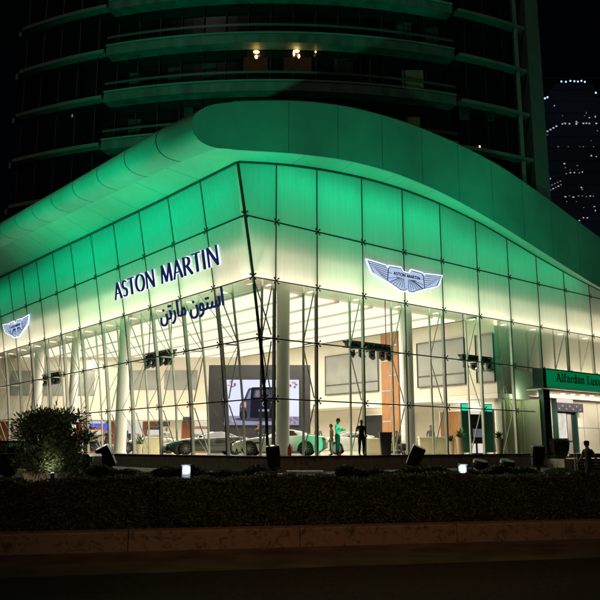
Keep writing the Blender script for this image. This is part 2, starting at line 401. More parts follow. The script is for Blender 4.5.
# glass panes
def pane_right(s0, s1, z0, z1, name, m):
    mb = MB(); g = .012
    a0 = s0 + g if s0 > -3 and s0 not in (None,) else s0
    if z1 is None:
        n = 6; top = [(s0 + g + (s1 - s0 - 2 * g) * i / n) for i in range(n + 1)]
        if s1 < 1: top = [-lean(14.3) + g + (s1 - g + lean(14.3) - g) * i / n for i in range(n + 1)]
        lo0 = -lean(z0) + g if s1 < 1 else s0 + g
        mb.poly([W(lo0, 0, z0 + g), W(s1 - g, 0, z0 + g)] + [W(x, 0, interp(TOPR, x) - .02) for x in reversed(top)])
    else:
        if s1 < 1: mb.quad(W(-lean(z0) + g, 0, z0 + g), W(s1 - g, 0, z0 + g), W(s1 - g, 0, z1 - g), W(-lean(z1) + g, 0, z1 - g))
        else: mb.quad(W(s0 + g, 0, z0 + g), W(s1 - g, 0, z0 + g), W(s1 - g, 0, z1 - g), W(s0 + g, 0, z1 - g))
    return mb.build(name, m, show, recalc=False)
bays = [(-1.5, SK[0])] + list(zip(SK, SK[1:]))
for (s0, s1) in bays:
    pane_right(s0, s1, T1, None, 'frosted_pane', M['frost'])
    pane_right(s0, s1, T2, T1, 'frosted_pane', M['frost'])
    pane_right(s0, s1, T3, T2, 'glass_pane', M['clear'])
    if s1 < 21.7:
        pane_right(s0, s1, T4, T3, 'glass_pane', M['clear'])
        pane_right(s0, s1, T0, T4, 'glass_pane', M['clear'])
def LW(t, z, o=0): return W(-lean(z) - o, t, z)
def pane_left(t0, t1, z0, z1, name, m):
    g = .012; mb = MB()
    zz = [(z0 + g, z0 + g), ((z0 + (z1 or 14.5)) / 2,) * 2]
    if z1 is None: zz.append((interp(TOPL, t0) - .02, interp(TOPL, t1) - .02))
    else: zz.append((z1 - g, z1 - g))
    for a, b in zip(zz, zz[1:]): mb.quad(LW(t0 + g, a[0]), LW(t1 - g, a[1]), LW(t1 - g, b[1]), LW(t0 + g, b[0]))
    return mb.build(name, m, show, recalc=False)
for (t0, t1) in [(0, TK[0])] + list(zip(TK, TK[1:])):
    for z0, z1, nm, mm in ((T1, None, 'frosted_pane', 'frost'), (T2, T1, 'frosted_pane', 'frost'), (T3, T2, 'glass_pane', 'clear'), (T4, T3, 'glass_pane', 'clear'), (T0, T4, 'glass_pane', 'clear')):
        pane_left(t0, t1, z0, z1, nm, M[mm])

# mullions, inner truss posts, clamps
cl = MB()
for a in (45, 135, 225, 315):
    d = Vector((math.cos(R(a)), 0, math.sin(R(a)))) * .17
    cl.tube([(0, -.05, 0), (d.x, -.07, d.z)], .022, 6); cl.lathe((d.x, -.085, d.z), [(.04, -.01), (.045, 0), (.04, .03)], 8, 'Y')
cl.lathe((0, -.05, 0), [(.05, -.05), (.06, 0), (.05, .08)], 8, 'Y')
clamp0 = None
def clamp(p, rz, parent):
    global clamp0
    if clamp0 is None:
        o = cl.build('spider_clamp', M['clamp'], parent); clamp0 = o
    else:
        o = clamp0.copy(); col.objects.link(o); o.parent = parent
    o.location = p; o.rotation_euler = (0, 0, rz)
for i, s in enumerate(SK):
    base = T0 if s < 20.8 else 6.3
    top = interp(TOPR, s)
    mb = MB(); mb.bar(W(s, .115, base), W(s, .115, top), .04, .15, up=-dL, m=0); mb.bar(W(s, -.012, base), W(s, -.012, top), .045, .04, up=-dL, m=1)
    mu = mb.build('mullion', [M['steel'], M['dark']], show)
    for z in LV[1:]:
        if z >= base and s < 31: clamp(W(s, 0, z), RZ, mu)
    mb = MB()   # inner chord and lacing
    ic = 1.05
    if s < 31:
        mb.bar(W(s, ic, base), W(s, ic, 11.2), .085, .085, up=-dL)
        mb.bar(W(s, .30, T2 - .1), W(s, ic, T2 - .1), .05, .06)
        mb.tube([W(s, .25, T2 - .15), W(s, ic, T3 + .2)], .032, 6)
        mb.bar(W(s, .30, T3 + .06), W(s, ic, T3 + .06), .05, .06)
        if s < 20.8:
            mb.tube([W(s, ic, T3 - .1), W(s, .25, T4 + .15)], .032, 6)
            mb.tube([W(s, .25, T4 - .15), W(s, ic, T0 + .1)], .032, 6)
        mb.tube([W(s, ic, 11.1), W(s, .28, top - .3)], .032, 6)
        mb.build('truss_post', M['steel'], show)
for i, t in enumerate(TK):
    top = interp(TOPL, t); zs = [T0, T4, T3, T2, 10.6, T1, 13.2, top]
    mb = MB()
    for a, b in zip(zs, zs[1:]):
        mb.bar(LW(t, a, -.115), LW(t, b, -.115), .15, .04, up=dL, m=0); mb.bar(LW(t, a, .012), LW(t, b, .012), .04, .045, up=dL, m=1)
    mu = mb.build('mullion', [M['steel'], M['dark']], show)
    if t < 30:
        for z in LV[1:]: clamp(LW(t, z), RZ - R(90), mu)
    ic = -1.05; mb = MB()
    for a, b in zip([T0, T4, T3, T2], [T4, T3, T2, 11.2]): mb.bar(LW(t, a, ic), LW(t, b, ic), .085, .085, up=dL)
    mb.bar(LW(t, T2 - .1, -.3), LW(t, T2 - .1, ic), .05, .06); mb.bar(LW(t, T3 + .06, -.3), LW(t, T3 + .06, ic), .05, .06)
    mb.tube([LW(t, T2 - .15, -.25), LW(t, T3 + .2, ic)], .032, 6)
    mb.tube([LW(t, T3 - .1, ic), LW(t, T4 + .15, -.25)], .032, 6)
    mb.tube([LW(t, T4 - .15, -.25), LW(t, T0 + .1, ic)], .032, 6)
    mb.tube([LW(t + 1.6, T2, -.12), LW(t + .1, T3 + .1, ic)], .018, 5); mb.tube([LW(t + .1, T3, ic), LW(t + 1.6, T4, -.12)], .018, 5); mb.tube([LW(t + 1.6, T4, -.12), LW(t + .1, T0 + .05, ic)], .018, 5)
    mb.build('truss_post', M['steel'], show)
# leaning corner mullion
mb = MB(); zs = [T0, 2.5, T4, 5.1, T3, 7.8, T2, 10.6, T1, 13.2, 14.38]
for a, b in zip(zs, zs[1:]): mb.bar(W(-lean(a) - .02, -.02, a), W(-lean(b) - .02, -.02, b), .095, .095, up=-dL)
cm = mb.build('corner_mullion', M['dark'], show)
for z in LV[1:]: clamp(W(-lean(z) - .04, -.05, z), RZ - R(45), cm)
# lacing in the first bay, next to the leaning corner
mb = MB()
mb.tube([W(-1.7, .2, 14.0), W(.25, .2, T1 + .1)], .03, 6); mb.tube([W(.25, .2, T1 - .1), W(-.8, .2, T2 + .1)], .03, 6)
mb.tube([W(-.7, .2, T2 - .1), W(.28, .2, T3 + .2)], .03, 6); mb.tube([W(.28, .2, T3 - .1), W(-.15, .2, T4 + .1)], .03, 6)
mb.build('corner_bracing', M['steel'], show)
# transoms
for z in LV[1:]:
    e = 36 if z > 6 else (20.6 if z > 4 else 20.45)
    mb = MB(); mb.bar(W(-lean(z) + .06, -.02, z), W(e, -.02, z), .05, .055); mb.build('transom', M['dark'], show)
    mb = MB(); mb.bar(LW(.06, z, .02), LW(43.4, z, .02), .05, .055); mb.build('transom', M['dark'], show)
# head trims
mb = MB()
xs = [-1.86 + i * .6 for i in range(64)]
for a, b in zip(xs, xs[1:]): mb.bar(W(a, -.03, interp(TOPR, a)), W(b, -.03, interp(TOPR, b)), .10, .10)
mb.build('head_trim', M['clamp'], show)
mb = MB()
for a, b in zip(range(0, 44), range(1, 45)): mb.bar(LW(a, interp(TOPL, a), .03), LW(b, interp(TOPL, b), .03), .10, .10)
mb.build('head_trim', M['clamp'], show)

# canopy: fascia, eave tube, soffits, roof deck
mb = MB(); s = -3.0; k = 0
cap = [(-3.76, 14.16), (-4.05, 14.13), (-4.31, 14.15), (-4.56, 14.2), (-4.76, 14.30), (-4.93, 14.46), (-5.03, 14.66), (-5.07, 14.9), (-5.03, 15.16), (-4.9, 15.4), (-4.7, 15.62), (-4.38, 15.88), (-3.97, 16.12), (-3.5, 16.32), (-3.0, 16.52)]
mb.poly([W(-3.0, TE, interp(FBOT, -3.0))] + [W(a, TE, b) for a, b in cap])
while s < 39.9:
    n = 6; seg = 3.08; g = .012 if s > -2.9 else 0
    xs = [s + g + (seg - 2 * g if g else seg - .012) * i / n for i in range(n + 1)]
    mb.poly([W(x, TE, interp(FBOT, x)) for x in xs] + [W(x, TE, interp(FTOP, x)) for x in reversed(xs)])
    s += seg
mb.build('fascia', M['alu'], show, recalc=False)
mb = MB(); xs = [-3.0 + i * .75 for i in range(58)]      # backing seen in the fascia joints, and the coping
for a, b in zip(xs, xs[1:]):
    mb.quad(W(a, TE + .03, interp(FBOT, a) + .02), W(b, TE + .03, interp(FBOT, b) + .02), W(b, TE + .03, interp(FTOP, b) - .02), W(a, TE + .03, interp(FTOP, a) - .02), 0)
    mb.bar(W(a, TE + .16, interp(FTOP, a) + .02), W(b, TE + .16, interp(FTOP, b) + .02), .28, .05, m=1)
    mb.bar(W(a, TE + .09, interp(FBOT, a) - .0), W(b, TE + .09, interp(FBOT, b) - .0), .12, .04, m=1)
mb.build('fascia_trim', [M['gap'], M['alu']], show)
# the tube: one length per panel, with a thin joint between lengths
def tube_ring(t):
    z0 = interp(SEAM, t); k = 1 - .16 * min(1, max(0, (t + 1.3) / 14))
    return [W(a, t, z0 + (b - 14.16) * k) for a, b in cap]
mb = MB(); t = TE; L = 3.2
while t < 45:
    e = t + L; n = 4
    mb.loft([tube_ring(t + (.012 if t < 0 else .03) + (L - .06) * i / n) for i in range(n + 1)], 0, closed=False)
    t = e
mb.build('eave_tube', M['alu'], show, smooth=True, recalc=False)
mb = MB()
def shrink(r): 
    c = sum((Vector(p) for p in r), Vector()) / len(r); return [Vector(p) + (c - Vector(p)).normalized() * .14 for p in r]
mb.loft([shrink(tube_ring(TE + .02 + i)) for i in range(43)], 0, closed=False)
mb.build('eave_tube_lining', M['gap'], show, smooth=True, recalc=False)
# soffits
mb = MB(); seg = 3.08; s = -1.86
while s < 39.5:
    n = 5; g = .01
    for i in range(n):
        a = s + g + (seg - 2 * g) * i / n; b = s + g + (seg - 2 * g) * (i + 1) / n
        mb.quad(W(a, TE + .03, interp(FBOT, a)), W(b, TE + .03, interp(FBOT, b)), W(b, .04, interp(TOPR, b) + .03), W(a, .04, interp(TOPR, a) + .03), 0)
        mb.quad(W(a - g, TE + .06, interp(FBOT, a) + .04), W(b + g, TE + .06, interp(FBOT, b) + .04), W(b + g, .04, interp(TOPR, b) + .07), W(a - g, .04, interp(TOPR, a) + .07), 1)
    s += seg
mb.build('soffit', [M['soffit'], M['gap']], show, recalc=False)
mb = MB(); t = 0.
def sl(t, u): # left soffit, u 0 at glass, 1 at tube seam
    zt = interp(TOPL, t) + .03; p = LW(t, zt); q = W(-3.78, t, interp(SEAM, t)); return p.lerp(q, u)
while t < 42:
    g = .012; n = 2
    for i in range(n):
        a = t + g + (3.2 - 2 * g) * i / n; b = t + g + (3.2 - 2 * g) * (i + 1) / n
        for u0, u1 in ((0, .5), (.5005, 1)): mb.quad(sl(a, u0), sl(b, u0), sl(b, u1), sl(a, u1), 0)
    z = Vector((0, 0, .05)); mb.quad(sl(t, 0) + z, sl(t + 3.2, 0) + z, sl(t + 3.2, 1) + z, sl(t, 1) + z, 1)
    t += 3.2
# corner patch of the soffit
c0 = W(-1.85, .04, 14.43); c1 = W(-1.85, TE + .03, interp(FBOT, -1.85)); c2 = W(-3.76, TE + .03, 14.16); c3 = W(-3.78, 0, interp(SEAM, 0))
mb.quad(c0, c1, c2, c3, 0)
mb.build('soffit', [M['soffit'], M['gap']], show, recalc=False)
mb = MB(); xs = [-3.0 + i * 1.0 for i in range(44)]
mb.loft([[W(x, t, interp(FTOP, x) + interp(SEAM, t) - 14.16 - .02) for x in xs] for t in (TE + .24, 5, 15, 30, 42)], closed=False)
mb.build('roof_deck', M['gap'], show)

# ------------------------------------------------------------------ showroom interior shell
CZ = 9.62
mb = MB()
mb.quad(W(1.6, 3.0, CZ), W(40, 3.0, CZ), W(40, 45, CZ), W(1.6, 45, CZ), 0)
mb.quad(W(-1.0, .42, 10.8), W(40, .42, 10.8), W(40, 3.0, CZ), W(1.6, 3.0, CZ), 0)  # edge sloped up to divide warm from green light behind the frosting
mb.quad(W(-.95, .42, 10.8), W(1.6, 3.0, CZ), W(1.6, 45, CZ), W(-.95, 45, 10.8), 0)
mb.build('ceiling', M['ceil'], show, recalc=False)
k = 0
for s in [2.4 + 2.6 * i for i in range(6)]:      # luminous ceiling bays between beams
    mb = MB(); mb.box(W(s + .85, 24, CZ - .05), (2.46, 41, .06), RZ); mb.build('ceiling_light', M['E_ceil'], show)
    mb = MB(); mb.box(W(s - .45, 24, CZ - .12), (.11, 41.6, .12), RZ); mb.build('ceiling_beam', M['ceil'], show)
# walls
BK = 66 / 58.
def bz(z): return 1.65 + (z - 1.65) * BK
def bbox(x0, x1, y0, y1, z0, z1, name, m, bev=0.):
    mb = MB(); mb.box(((x0 + x1) / 2 * BK, (y0 + y1) / 2 + 8, (bz(z0) + min(9.6, bz(z1))) / 2), ((x1 - x0) * BK, y1 - y0, min(9.6, bz(z1)) - bz(z0)), bev=bev); return mb.build(name, M[m], show)
bbox(-23.6, 3.6, 58.0, 58.35, 4.2, 9.6, 'back_wall', 'cream')
bbox(-23.6, 3.6, 57.3, 58.7, 3.66, 4.38, 'bulkhead', 'white')
bbox(-25.5, 3.6, 61.3, 61.6, 1.26, 4.5, 'rear_wall', 'cream')
for x in (-12.55, -9.35): bbox(x - 1.28, x + 1.28, 57.9, 57.995, 6.03, 7.53, 'grey_panel', 'panelgrey')
for x in (-16.9, -19.3, -21.9): bbox(x - .75, x + .75, 57.9, 57.995, 5.6, 7.5, 'grey_panel', 'panelgrey')
# shopfronts under the bulkhead
x = -24.0
for wd, m in ((1.4, 'redwood'), (2.0, 'white'), (1.5, 'redwood'), (1.3, 'E_shop'), (1.2, 'redwood'), (1.3, 'E_shop'), (1.6, 'redwood'), (1.3, 'E_shop'), (1.1, 'redwood'), (2.0, 'cream'), (1.0, 'redwood'), (1.4, 'E_shop'), (.5, 'dkpanel'), (1.6, 'E_shop'), (1.5, 'redwood'), (1.4, 'E_shop'), (1.2, 'redwood'), (2.6, 'cream'), (1.4, 'redwood')):
    e = .25 if m.startswith('E') else 0
    bbox(x + .03, x + wd - .03, 58.84 + e, 58.96 + e, 1.255, 3.6, 'shopfront_panel', m, .02); x += wd
    if m == 'E_shop':
        for q in range(3): bbox(x - wd + .2 + .35 * q, x - wd + .42 + .35 * q, 58.9, 59.0, 1.3 + .5 * (q % 2), 2.2 + .45 * ((q + 1) % 2), 'shop_display', ('dkpanel', 'wood', 'panelgrey')[q])
for px, py, wpx, hpx, m in ((98, 428, 22, 9, 'E_blue'), (66, 426, 7, 6, 'red'), (75, 419, 10, 6, 'E_shop'), (163, 424, 14, 5, 'dkpanel'), (188, 420, 10, 6, 'dkpanel')):
    p = at(px, py, 65.1); mb = MB(); mb.box(p, (wpx * 65 / 737, .1, hpx * 65 / 737), bev=.01); mb.build('shop_sign', M[m], show)
# right-hand inner wall (s = 18)
SW = 18.0
mb = MB(); mb.hexa([W(SW, .9, 4.85), W(SW + .3, .9, 4.85), W(SW + .3, 30, 4.85), W(SW, 30, 4.85), W(SW, .9, 9.58), W(SW + .3, .9, 9.58), W(SW + .3, 30, 9.58), W(SW, 30, 9.58)]); mb.build('inner_wall', M['cream'], show)
mb = MB(); mb.hexa([W(SW, .9, 4.55), W(21.3, .9, 4.55), W(21.3, 30, 4.55), W(SW, 30, 4.55), W(SW, .9, 4.84), W(21.3, .9, 4.84), W(21.3, 30, 4.84), W(SW, 30, 4.84)]); mb.build('lower_ceiling', M['white'], show)
mb = MB(); mb.hexa([W(21.0, .0, FZ), W(21.3, 0, FZ), W(21.3, 30, FZ), W(21.0, 30, FZ), W(21.0, 0, 4.54), W(21.3, 0, 4.54), W(21.3, 30, 4.54), W(21.0, 30, 4.54)]); mb.build('lower_wall', M['cream'], show)
for t0, t1 in ((10.95, 16.7), (3.2, 7.2), (.95, 2.3)):     # grey glazed upper windows
    mb = MB(); mb.hexa([W(SW - .1, t0, 5.55), W(SW - .02, t0, 5.55), W(SW - .02, t1, 5.55), W(SW - .1, t1, 5.55), W(SW - .1, t0, 8.5), W(SW - .02, t0, 8.5), W(SW - .02, t1, 8.5), W(SW - .1, t1, 8.5)])
    f = mb.build('upper_window', M['panelgrey'], show)
    mb = MB()
    for z in (5.55, 6.25, 8.5): mb.bar(W(SW - .13, t0, z), W(SW - .13, t1, z), .05, .07)
    for t in (t0, t1): mb.bar(W(SW - .13, t, 5.5), W(SW - .13, t, 8.55), .07, .05)
    mb.build('window_frame', M['clamp'], f)
mb = MB(); mb.hexa([W(SW - .45, 8.7, FZ), W(SW - .14, 8.7, FZ), W(SW - .14, 10.3, FZ), W(SW - .45, 10.3, FZ), W(SW - .45, 8.7, 9.55), W(SW - .14, 8.7, 9.55), W(SW - .14, 10.3, 9.55), W(SW - .45, 10.3, 9.55)])
pier = mb.build('wood_pier', M['wood'], show)
for i in range(7):
    mb = MB(); c = 9.5 + (.35 if i % 2 else -.35); z = 2.3 + i * 1.05
    mb.bar(W(SW - .46, c - .38, z), W(SW - .46, c + .38, z), .03, .08); mb.build('light_slot', M['E_shop'], pier)
# lower openings and partitions on the right
for t0, t1, m in ((10.6, 15.5, 'dkpanel'), (6.0, 7.9, 'wood'), (4.2, 5.4, 'E_shop'), (2.6, 3.5, 'dkpanel'), (1.2, 2.2, 'white')):
    mb = MB(); mb.hexa([W(20.9, t0, FZ), W(20.97, t0, FZ), W(20.97, t1, FZ), W(20.9, t1, FZ), W(20.9, t0, 4.0), W(20.97, t0, 4.0), W(20.97, t1, 4.0), W(20.9, t1, 4.0)])
    o = mb.build('doorway', M[m], show)
    mb = MB()
    for t in (t0 - .05, t1 + .05): mb.bar(W(20.86, t, FZ), W(20.86, t, 4.1), .1, .1)
    mb.bar(W(20.86, t0, 4.06), W(20.86, t1, 4.06), .1, .1); mb.build('door_frame', M['white'], o)
slab_up = MB(); slab_up.hexa([W(18.32, 1.5, 4.86), W(40, 1.5, 4.86), W(40, 1.7, 4.86), W(18.32, 1.7, 4.86), W(18.32, 1.5, 9.6), W(40, 1.5, 9.6), W(40, 1.7, 9.6), W(18.32, 1.7, 9.6)]); slab_up.build('inner_wall', M['white'], show)
# columns
def column(s, t, r, top=10.2):
    mb = MB(); p = W(s, t, 0); mb.lathe(p, [(r + .05, FZ), (r + .05, FZ + .12), (r, FZ + .14), (r, top)], 32); mb.build('column', M['white'], show, smooth=True)
for s, t, r in ((2.35, 2.0, .33), (10.85, 1.7, .38), (18.9, 1.45, .33), (.75, 16.2, .36), (.75, 31.2, .36), (.75, 24, .3)): column(s, t, r)
# display wall with screen
stage = thing('display_wall', 'freestanding charcoal wall carrying the big bright screen behind the white coupe', 'display wall', (-2.75, 50.3, FZ), world=True)
mb = MB(); mb.box((-2.75, 50.35, 4.15), (6.9, .5, 5.9), bev=.02); mb.build('wall_panel', M['dkpanel'], stage)
mb = MB()
for i, z in enumerate((6.45, 6.55, 6.65, 6.75)):
    wd = (.3, .55, .75, .55)[i]
    for sx in (-1, 1): mb.box((-1.95 + sx * (wd / 2 + .06), 50.07, z), (wd, .03, .045))
mb.build('wall_emblem', M['E_cityd'], stage)
scr = thing('led_screen', 'large bright LED screen showing a dark car from behind', 'screen', (-2.57, 50.05, 3.0), world=True)
mb = MB(); mb.box((-2.57, 50.03, 4.57), (5.12, .10, 3.14), bev=.01); mb.build('screen_frame', M['black'], scr)
mb = MB(); mb.box((-2.57, 49.965, 4.57), (5.0, .02, 3.02)); mb.build('screen_display', M['E_screen'], scr)
def scrpoly(pts, m, y, name):
    mb = MB(); mb.poly([(-2.57 + a, y, 4.57 + b) for a, b in pts]); return mb.build(name, m, scr, recalc=False)
def rnd_poly(pts, k=.12):
    out = []
    for i_, p_ in enumerate(pts):
        a_, b_ = Vector(pts[i_ - 1]), Vector(pts[(i_ + 1) % len(pts)]); p_ = Vector(p_); u, v = p_ + (a_ - p_).normalized() * min(k, (a_ - p_).length * .45), p_ + (b_ - p_).normalized() * min(k, (b_ - p_).length * .45)
        for t_ in (0, .33, .66, 1): out.append(tuple(u * (1 - t_) ** 2 + p_ * 2 * t_ * (1 - t_) + v * t_ ** 2))
    return out
def circ(cx, cy, rx, ry, n=24): return [(cx + rx * math.cos(6.283 * i / n), cy + ry * math.sin(6.283 * i / n)) for i in range(n)]
scrpoly([(-2.5, -1.51), (2.5, -1.51), (2.5, -.95), (-2.5, -.9)], M['E_sfloor'], 49.953, 'screen_image')
scrpoly(circ(.1, -1.12, 1.9, .16), M['E_scar'], 49.951, 'screen_image')
scrpoly(rnd_poly([(-1.5, -1.0), (-1.48, -.1), (-1.25, .1), (-.9, .95), (1.1, .98), (1.5, .1), (1.75, -.1), (1.8, -1.0)]), M['E_scar'], 49.949, 'screen_image')
for cx in (-1.22, 1.5): scrpoly(circ(cx, -.85, .24, .36), M['E_scar2'], 49.947, 'screen_image'); scrpoly(circ(cx, -.85, .12, .2), M['E_scar'], 49.945, 'screen_image')
scrpoly(rnd_poly([(-1.05, .15), (-.8, .82), (-.72, .82), (-.78, .15)], .05), M['E_sfloor'], 49.945, 'screen_image')
scrpoly(rnd_poly([(-.78, -1.05), (-.72, 1.0), (1.0, 1.02), (1.12, -1.05)]), M['E_scar2'], 49.943, 'screen_image')
scrpoly(rnd_poly([(-.58, .3), (-.5, .86), (.82, .86), (.92, .3)]), M['E_scar'], 49.941, 'screen_image')
scrpoly(rnd_poly([(-.45, .36), (-.4, .78), (.1, .8), (-.05, .36)], .05), M['E_sdim'], 49.939, 'screen_image')
scrpoly(circ(.17, -.12, .15, .17), M['E_sfloor'], 49.939, 'screen_image'); scrpoly(circ(.17, -.12, .10, .12), M['E_scar2'], 49.937, 'screen_image')
scrpoly(rnd_poly([(-.2, -.62), (-.2, -.46), (.55, -.46), (.55, -.62)], .03), M['E_sfloor'], 49.939, 'screen_image')
scrpoly(rnd_poly([(-1.42, -.35), (-1.3, .02), (-1.05, .02), (-1.05, -.35)], .05), M['E_pink'], 49.941, 'screen_image')
scrpoly(rnd_poly([(1.22, -.35), (1.2, .02), (1.5, .02), (1.62, -.35)], .05), M['E_pink'], 49.941, 'screen_image')
rs = random.Random(3)
for cx, cy in ((2.1, 1.15), (2.15, -1.2), (-2.1, -1.15), (-2.05, 1.2)):
    for i_ in range(7):
        a_ = rs.uniform(0, 6.28); dx, dy = cx + .22 * math.cos(a_), cy + .16 * math.sin(a_)
        scrpoly(circ(dx, dy, rs.uniform(.05, .12), rs.uniform(.04, .1), 10), M['E_pink' if i_ % 2 else 'E_sdim'], 49.952 - .0006 * i_ - .0001 * cx, 'screen_image')

# ------------------------------------------------------------------ entrance portal
def slab(s0, s1, t0, t1, z0, z1, name, m, par):
    mb = MB(); mb.hexa([W(s0, t0, z0), W(s1, t0, z0), W(s1, t1, z0), W(s0, t1, z0), W(s0, t0, z1), W(s1, t0, z1), W(s1, t1, z1), W(s0, t1, z1)]); return mb.build(name, m, par)
slab(21.1, 21.8, -.25, .1, .5, 5.12, 'portal_post', M['tealdk'], show)
slab(22.0, 40, 2.3, 2.6, .5, 5.1, 'portal_wall', M['white'], show)
for s in (29.9, 31.9): slab(s, s + .02, 2.285, 2.298, .6, 5.1, 'wall_joint', M['panelgrey'], show)
slab(24.4, 40, 2.285, 2.298, 2.95, 2.97, 'wall_joint', M['panelgrey'], show)
slab(21.0, 40, -.2, 2.7, 5.13, 5.2, 'portal_soffit', M['white'], show)
slab(20.9, 40, -1.5, -.34, .0, .92, 'portal_floor', M['plinth'], show)
slab(21.46, 40, -.335, 2.7, .0, .925, 'portal_floor', M['plinth'], show)
dr = slab(26.1, 28.3, 2.12, 2.2, .93, 4.0, 'entrance_door', M['dkpanel'], show)
slab(26.3, 27.35, 2.09, 2.118, 1.0, 3.9, 'door_pane', M['curtain_lit'], dr)
slab(27.45, 27.95, 2.09, 2.118, 1.0, 3.9, 'door_pane', M['panelgrey'], dr)
slab(26.3, 27.95, 2.06, 2.085, 2.0, 2.06, 'door_bar', M['clamp'], dr)
hd_ = slab(26.0, 29.3, 1.9, 2.25, 4.02, 4.62, 'door_header', M['dkpanel'], show)
for i in range(7): slab(26.15 + i * .44, 26.33 + i * .44, 1.885, 1.897, 4.15 + .2 * (i % 2), 4.25 + .2 * (i % 2), 'header_light', M['E_violet'], hd_)
slab(26.0, 28.6, 2.24, 2.29, 4.66, 5.1, 'transom_panel', M['E_shop'], show)
slab(25.95, 26.08, 1.95, 2.29, .93, 5.1, 'door_jamb', M['tealdk'], show)
slab(28.4, 28.55, 1.95, 2.29, .93, 4.0, 'door_jamb', M['tealdk'], show)
for i in range(4):
    p = W(25.2 + i * 1.2, .9, 5.118); mb = MB(); mb.lathe(p, [(.13, -.015), (.14, .0), (.14, .01)], 14); mb.build('downlight', M['E_down'], show)
slab(19.5, 22.2, .9, .96, 4.85, 6.38, 'cladding_panel', M['white'], show)
slab(39.5, 39.8, .02, 40, 0, 11.8, 'end_wall', M['white'], show)
mb = MB(); mb.hexa([W(-1.6, 43.6, 0), W(39.5, 43.6, 0), W(39.5, 43.9, 0), W(-1.6, 43.9, 0), W(-1.6, 43.6, 15.2), W(39.5, 43.6, 12.2), W(39.5, 43.9, 12.2), W(-1.6, 43.9, 15.2)]); mb.build('end_wall', M['white'], show)
# hanging curtain behind the last glazed bay
mb = MB(); ss = [18.5 + i * .06 for i in range(42)]
mb.loft([[W(s, 1.15 + .07 * math.sin(s * 17) + .03 * math.sin(s * 41), z) for s in ss] for z in (FZ + .02, 4.5)], closed=False); mb.build('curtain', M['counter'], show, smooth=True, recalc=False)
# sign box over the entrance (a thing of its own)
sign = thing('entrance_sign', 'green fascia sign with black lettering above the entrance', 'sign', W(24, -1, 5.2), world=True)
slab(20.35, 38, -1.0, -.25, 5.22, 6.3, 'sign_box', M['teal'], sign)
slab(20.36, 38, -1.012, -1.002, 5.24, 6.28, 'sign_face', M['E_sign'], sign)
slab(20.05, 20.34, -.98, -.25, 5.15, 6.35, 'sign_end', M['tealdk'], sign)
slab(20.35, 38, -.98, -.24, 6.305, 6.36, 'sign_cap', M['tealdk'], sign)

# ------------------------------------------------------------------ lettering
def ribbon(mb, pts, widths, depth, m=0, y0=0.):
    """extruded stroke in the XZ plane; front at y = y0 - depth"""
    pts = [Vector((p[0], p[1])) for p in pts]; n = len(pts)
    ws = widths if isinstance(widths, (list, tuple)) else [widths] * n
    Lf, Rt = [], []
    for i, p in enumerate(pts):
        d = (pts[min(i + 1, n - 1)] - pts[max(i - 1, 0)]).normalized(); nn = Vector((-d.y, d.x)) * ws[i] / 2
        Lf.append(p + nn); Rt.append(p - nn)
    rings = [[(l.x, y0, l.y), (r.x, y0, r.y), (r.x, y0 - depth, r.y), (l.x, y0 - depth, l.y)] for l, r in zip(Lf, Rt)]
    mb.loft(rings, m, cap=True)
def arc(cx, cy, rx, ry, a0, a1, n=16): return [(cx + rx * math.cos(R(a0 + (a1 - a0) * i / n)), cy + ry * math.sin(R(a0 + (a1 - a0) * i / n))) for i in range(n + 1)]
TK_, TN = .108, .045
CAPS = {
    'A': (.78, [([(.03, 0), (.38, 1)], TN), ([(.37, 1), (.74, 0)], TK_), ([(.17, .34), (.6, .34)], TN)]),
    'S': (.58, [(arc(.29, .74, .2, .23, 35, 265, 14) + arc(.27, .265, .22, .235, 88, -145, 14), [TN + .065 * math.sin(math.pi * i / 29) ** 2 for i in range(30)])]),
    'T': (.66, [([(.0, .97), (.66, .97)], TN), ([(.33, .95), (.33, 0)], TK_)]),
    'O': (.94, [([(.46 + .40 * math.cos(R(a)), .5 + .485 * math.sin(R(a))) for a in range(0, 361, 12)], [TN + (TK_ - TN) * abs(math.cos(R(a))) for a in range(0, 361, 12)])]),
    'N': (.86, [([(.09, 0), (.09, 1)], TN), ([(.09, .98), (.76, .02)], TK_), ([(.76, 0), (.76, 1)], TN)]),
    'M': (1.02, [([(.05, 0), (.16, 1)], TN), ([(.16, .99), (.49, .05)], TK_), ([(.49, .05), (.84, .99)], TN), ([(.84, 1), (.93, 0)], TK_)]),
    'R': (.72, [([(.10, 0), (.10, 1)], TK_), ([(.1, .96)] + arc(.3, .73, .25, .225, 90, -90, 12) + [(.1, .5)], [TN] + [TN + .05 * math.sin(math.pi * i / 12) for i in range(13)] + [TN]), ([(.3, .51), (.70, 0)], TK_)]),
    'I': (.28, [([(.12, 0), (.12, 1)], TK_)]),
    ' ': (.40, []),
}
def text_run(word, h, kern=.11):
    x = 0; out = []
    for ch in word:
        wd, st = CAPS[ch]
        if st: out.append((ch, x, st))
        x += wd + kern
    return out, x - kern
def wall_text_left(word, t_left, t_right, z_mid, h, parent):
    run, tot = text_run(word, h); wdt = t_left - t_right; k = wdt / tot
    a = math.atan((lean(z_mid + .5) - lean(z_mid - .5)))
    for ch, x, st in run:
        mb = MB()
        for j, (pts, ws) in enumerate(st):
            P = [((x + p[0]) * k, (p[1] - .5) * h) for p in pts]
            sc = (k + h) / 2
            w2 = [q * sc for q in ws] if isinstance(ws, list) else ws * sc
            ribbon(mb, P, w2, .10 + .002 * j, 0, 0)
            w3 = [q + .085 for q in w2] if isinstance(w2, list) else w2 + .085
            d = .05 + .002 * j
            ribbon(mb, P, w3, .03 + .002 * j, 1, .05)
        o = mb.build('letter', [M['navy'], M['E_white']], parent)
sgn = thing('facade_lettering', 'navy capital letters ASTON MARTIN with white glow on the left facade', 'sign', LW(13.55, 10.62, .12), RZ - R(90))
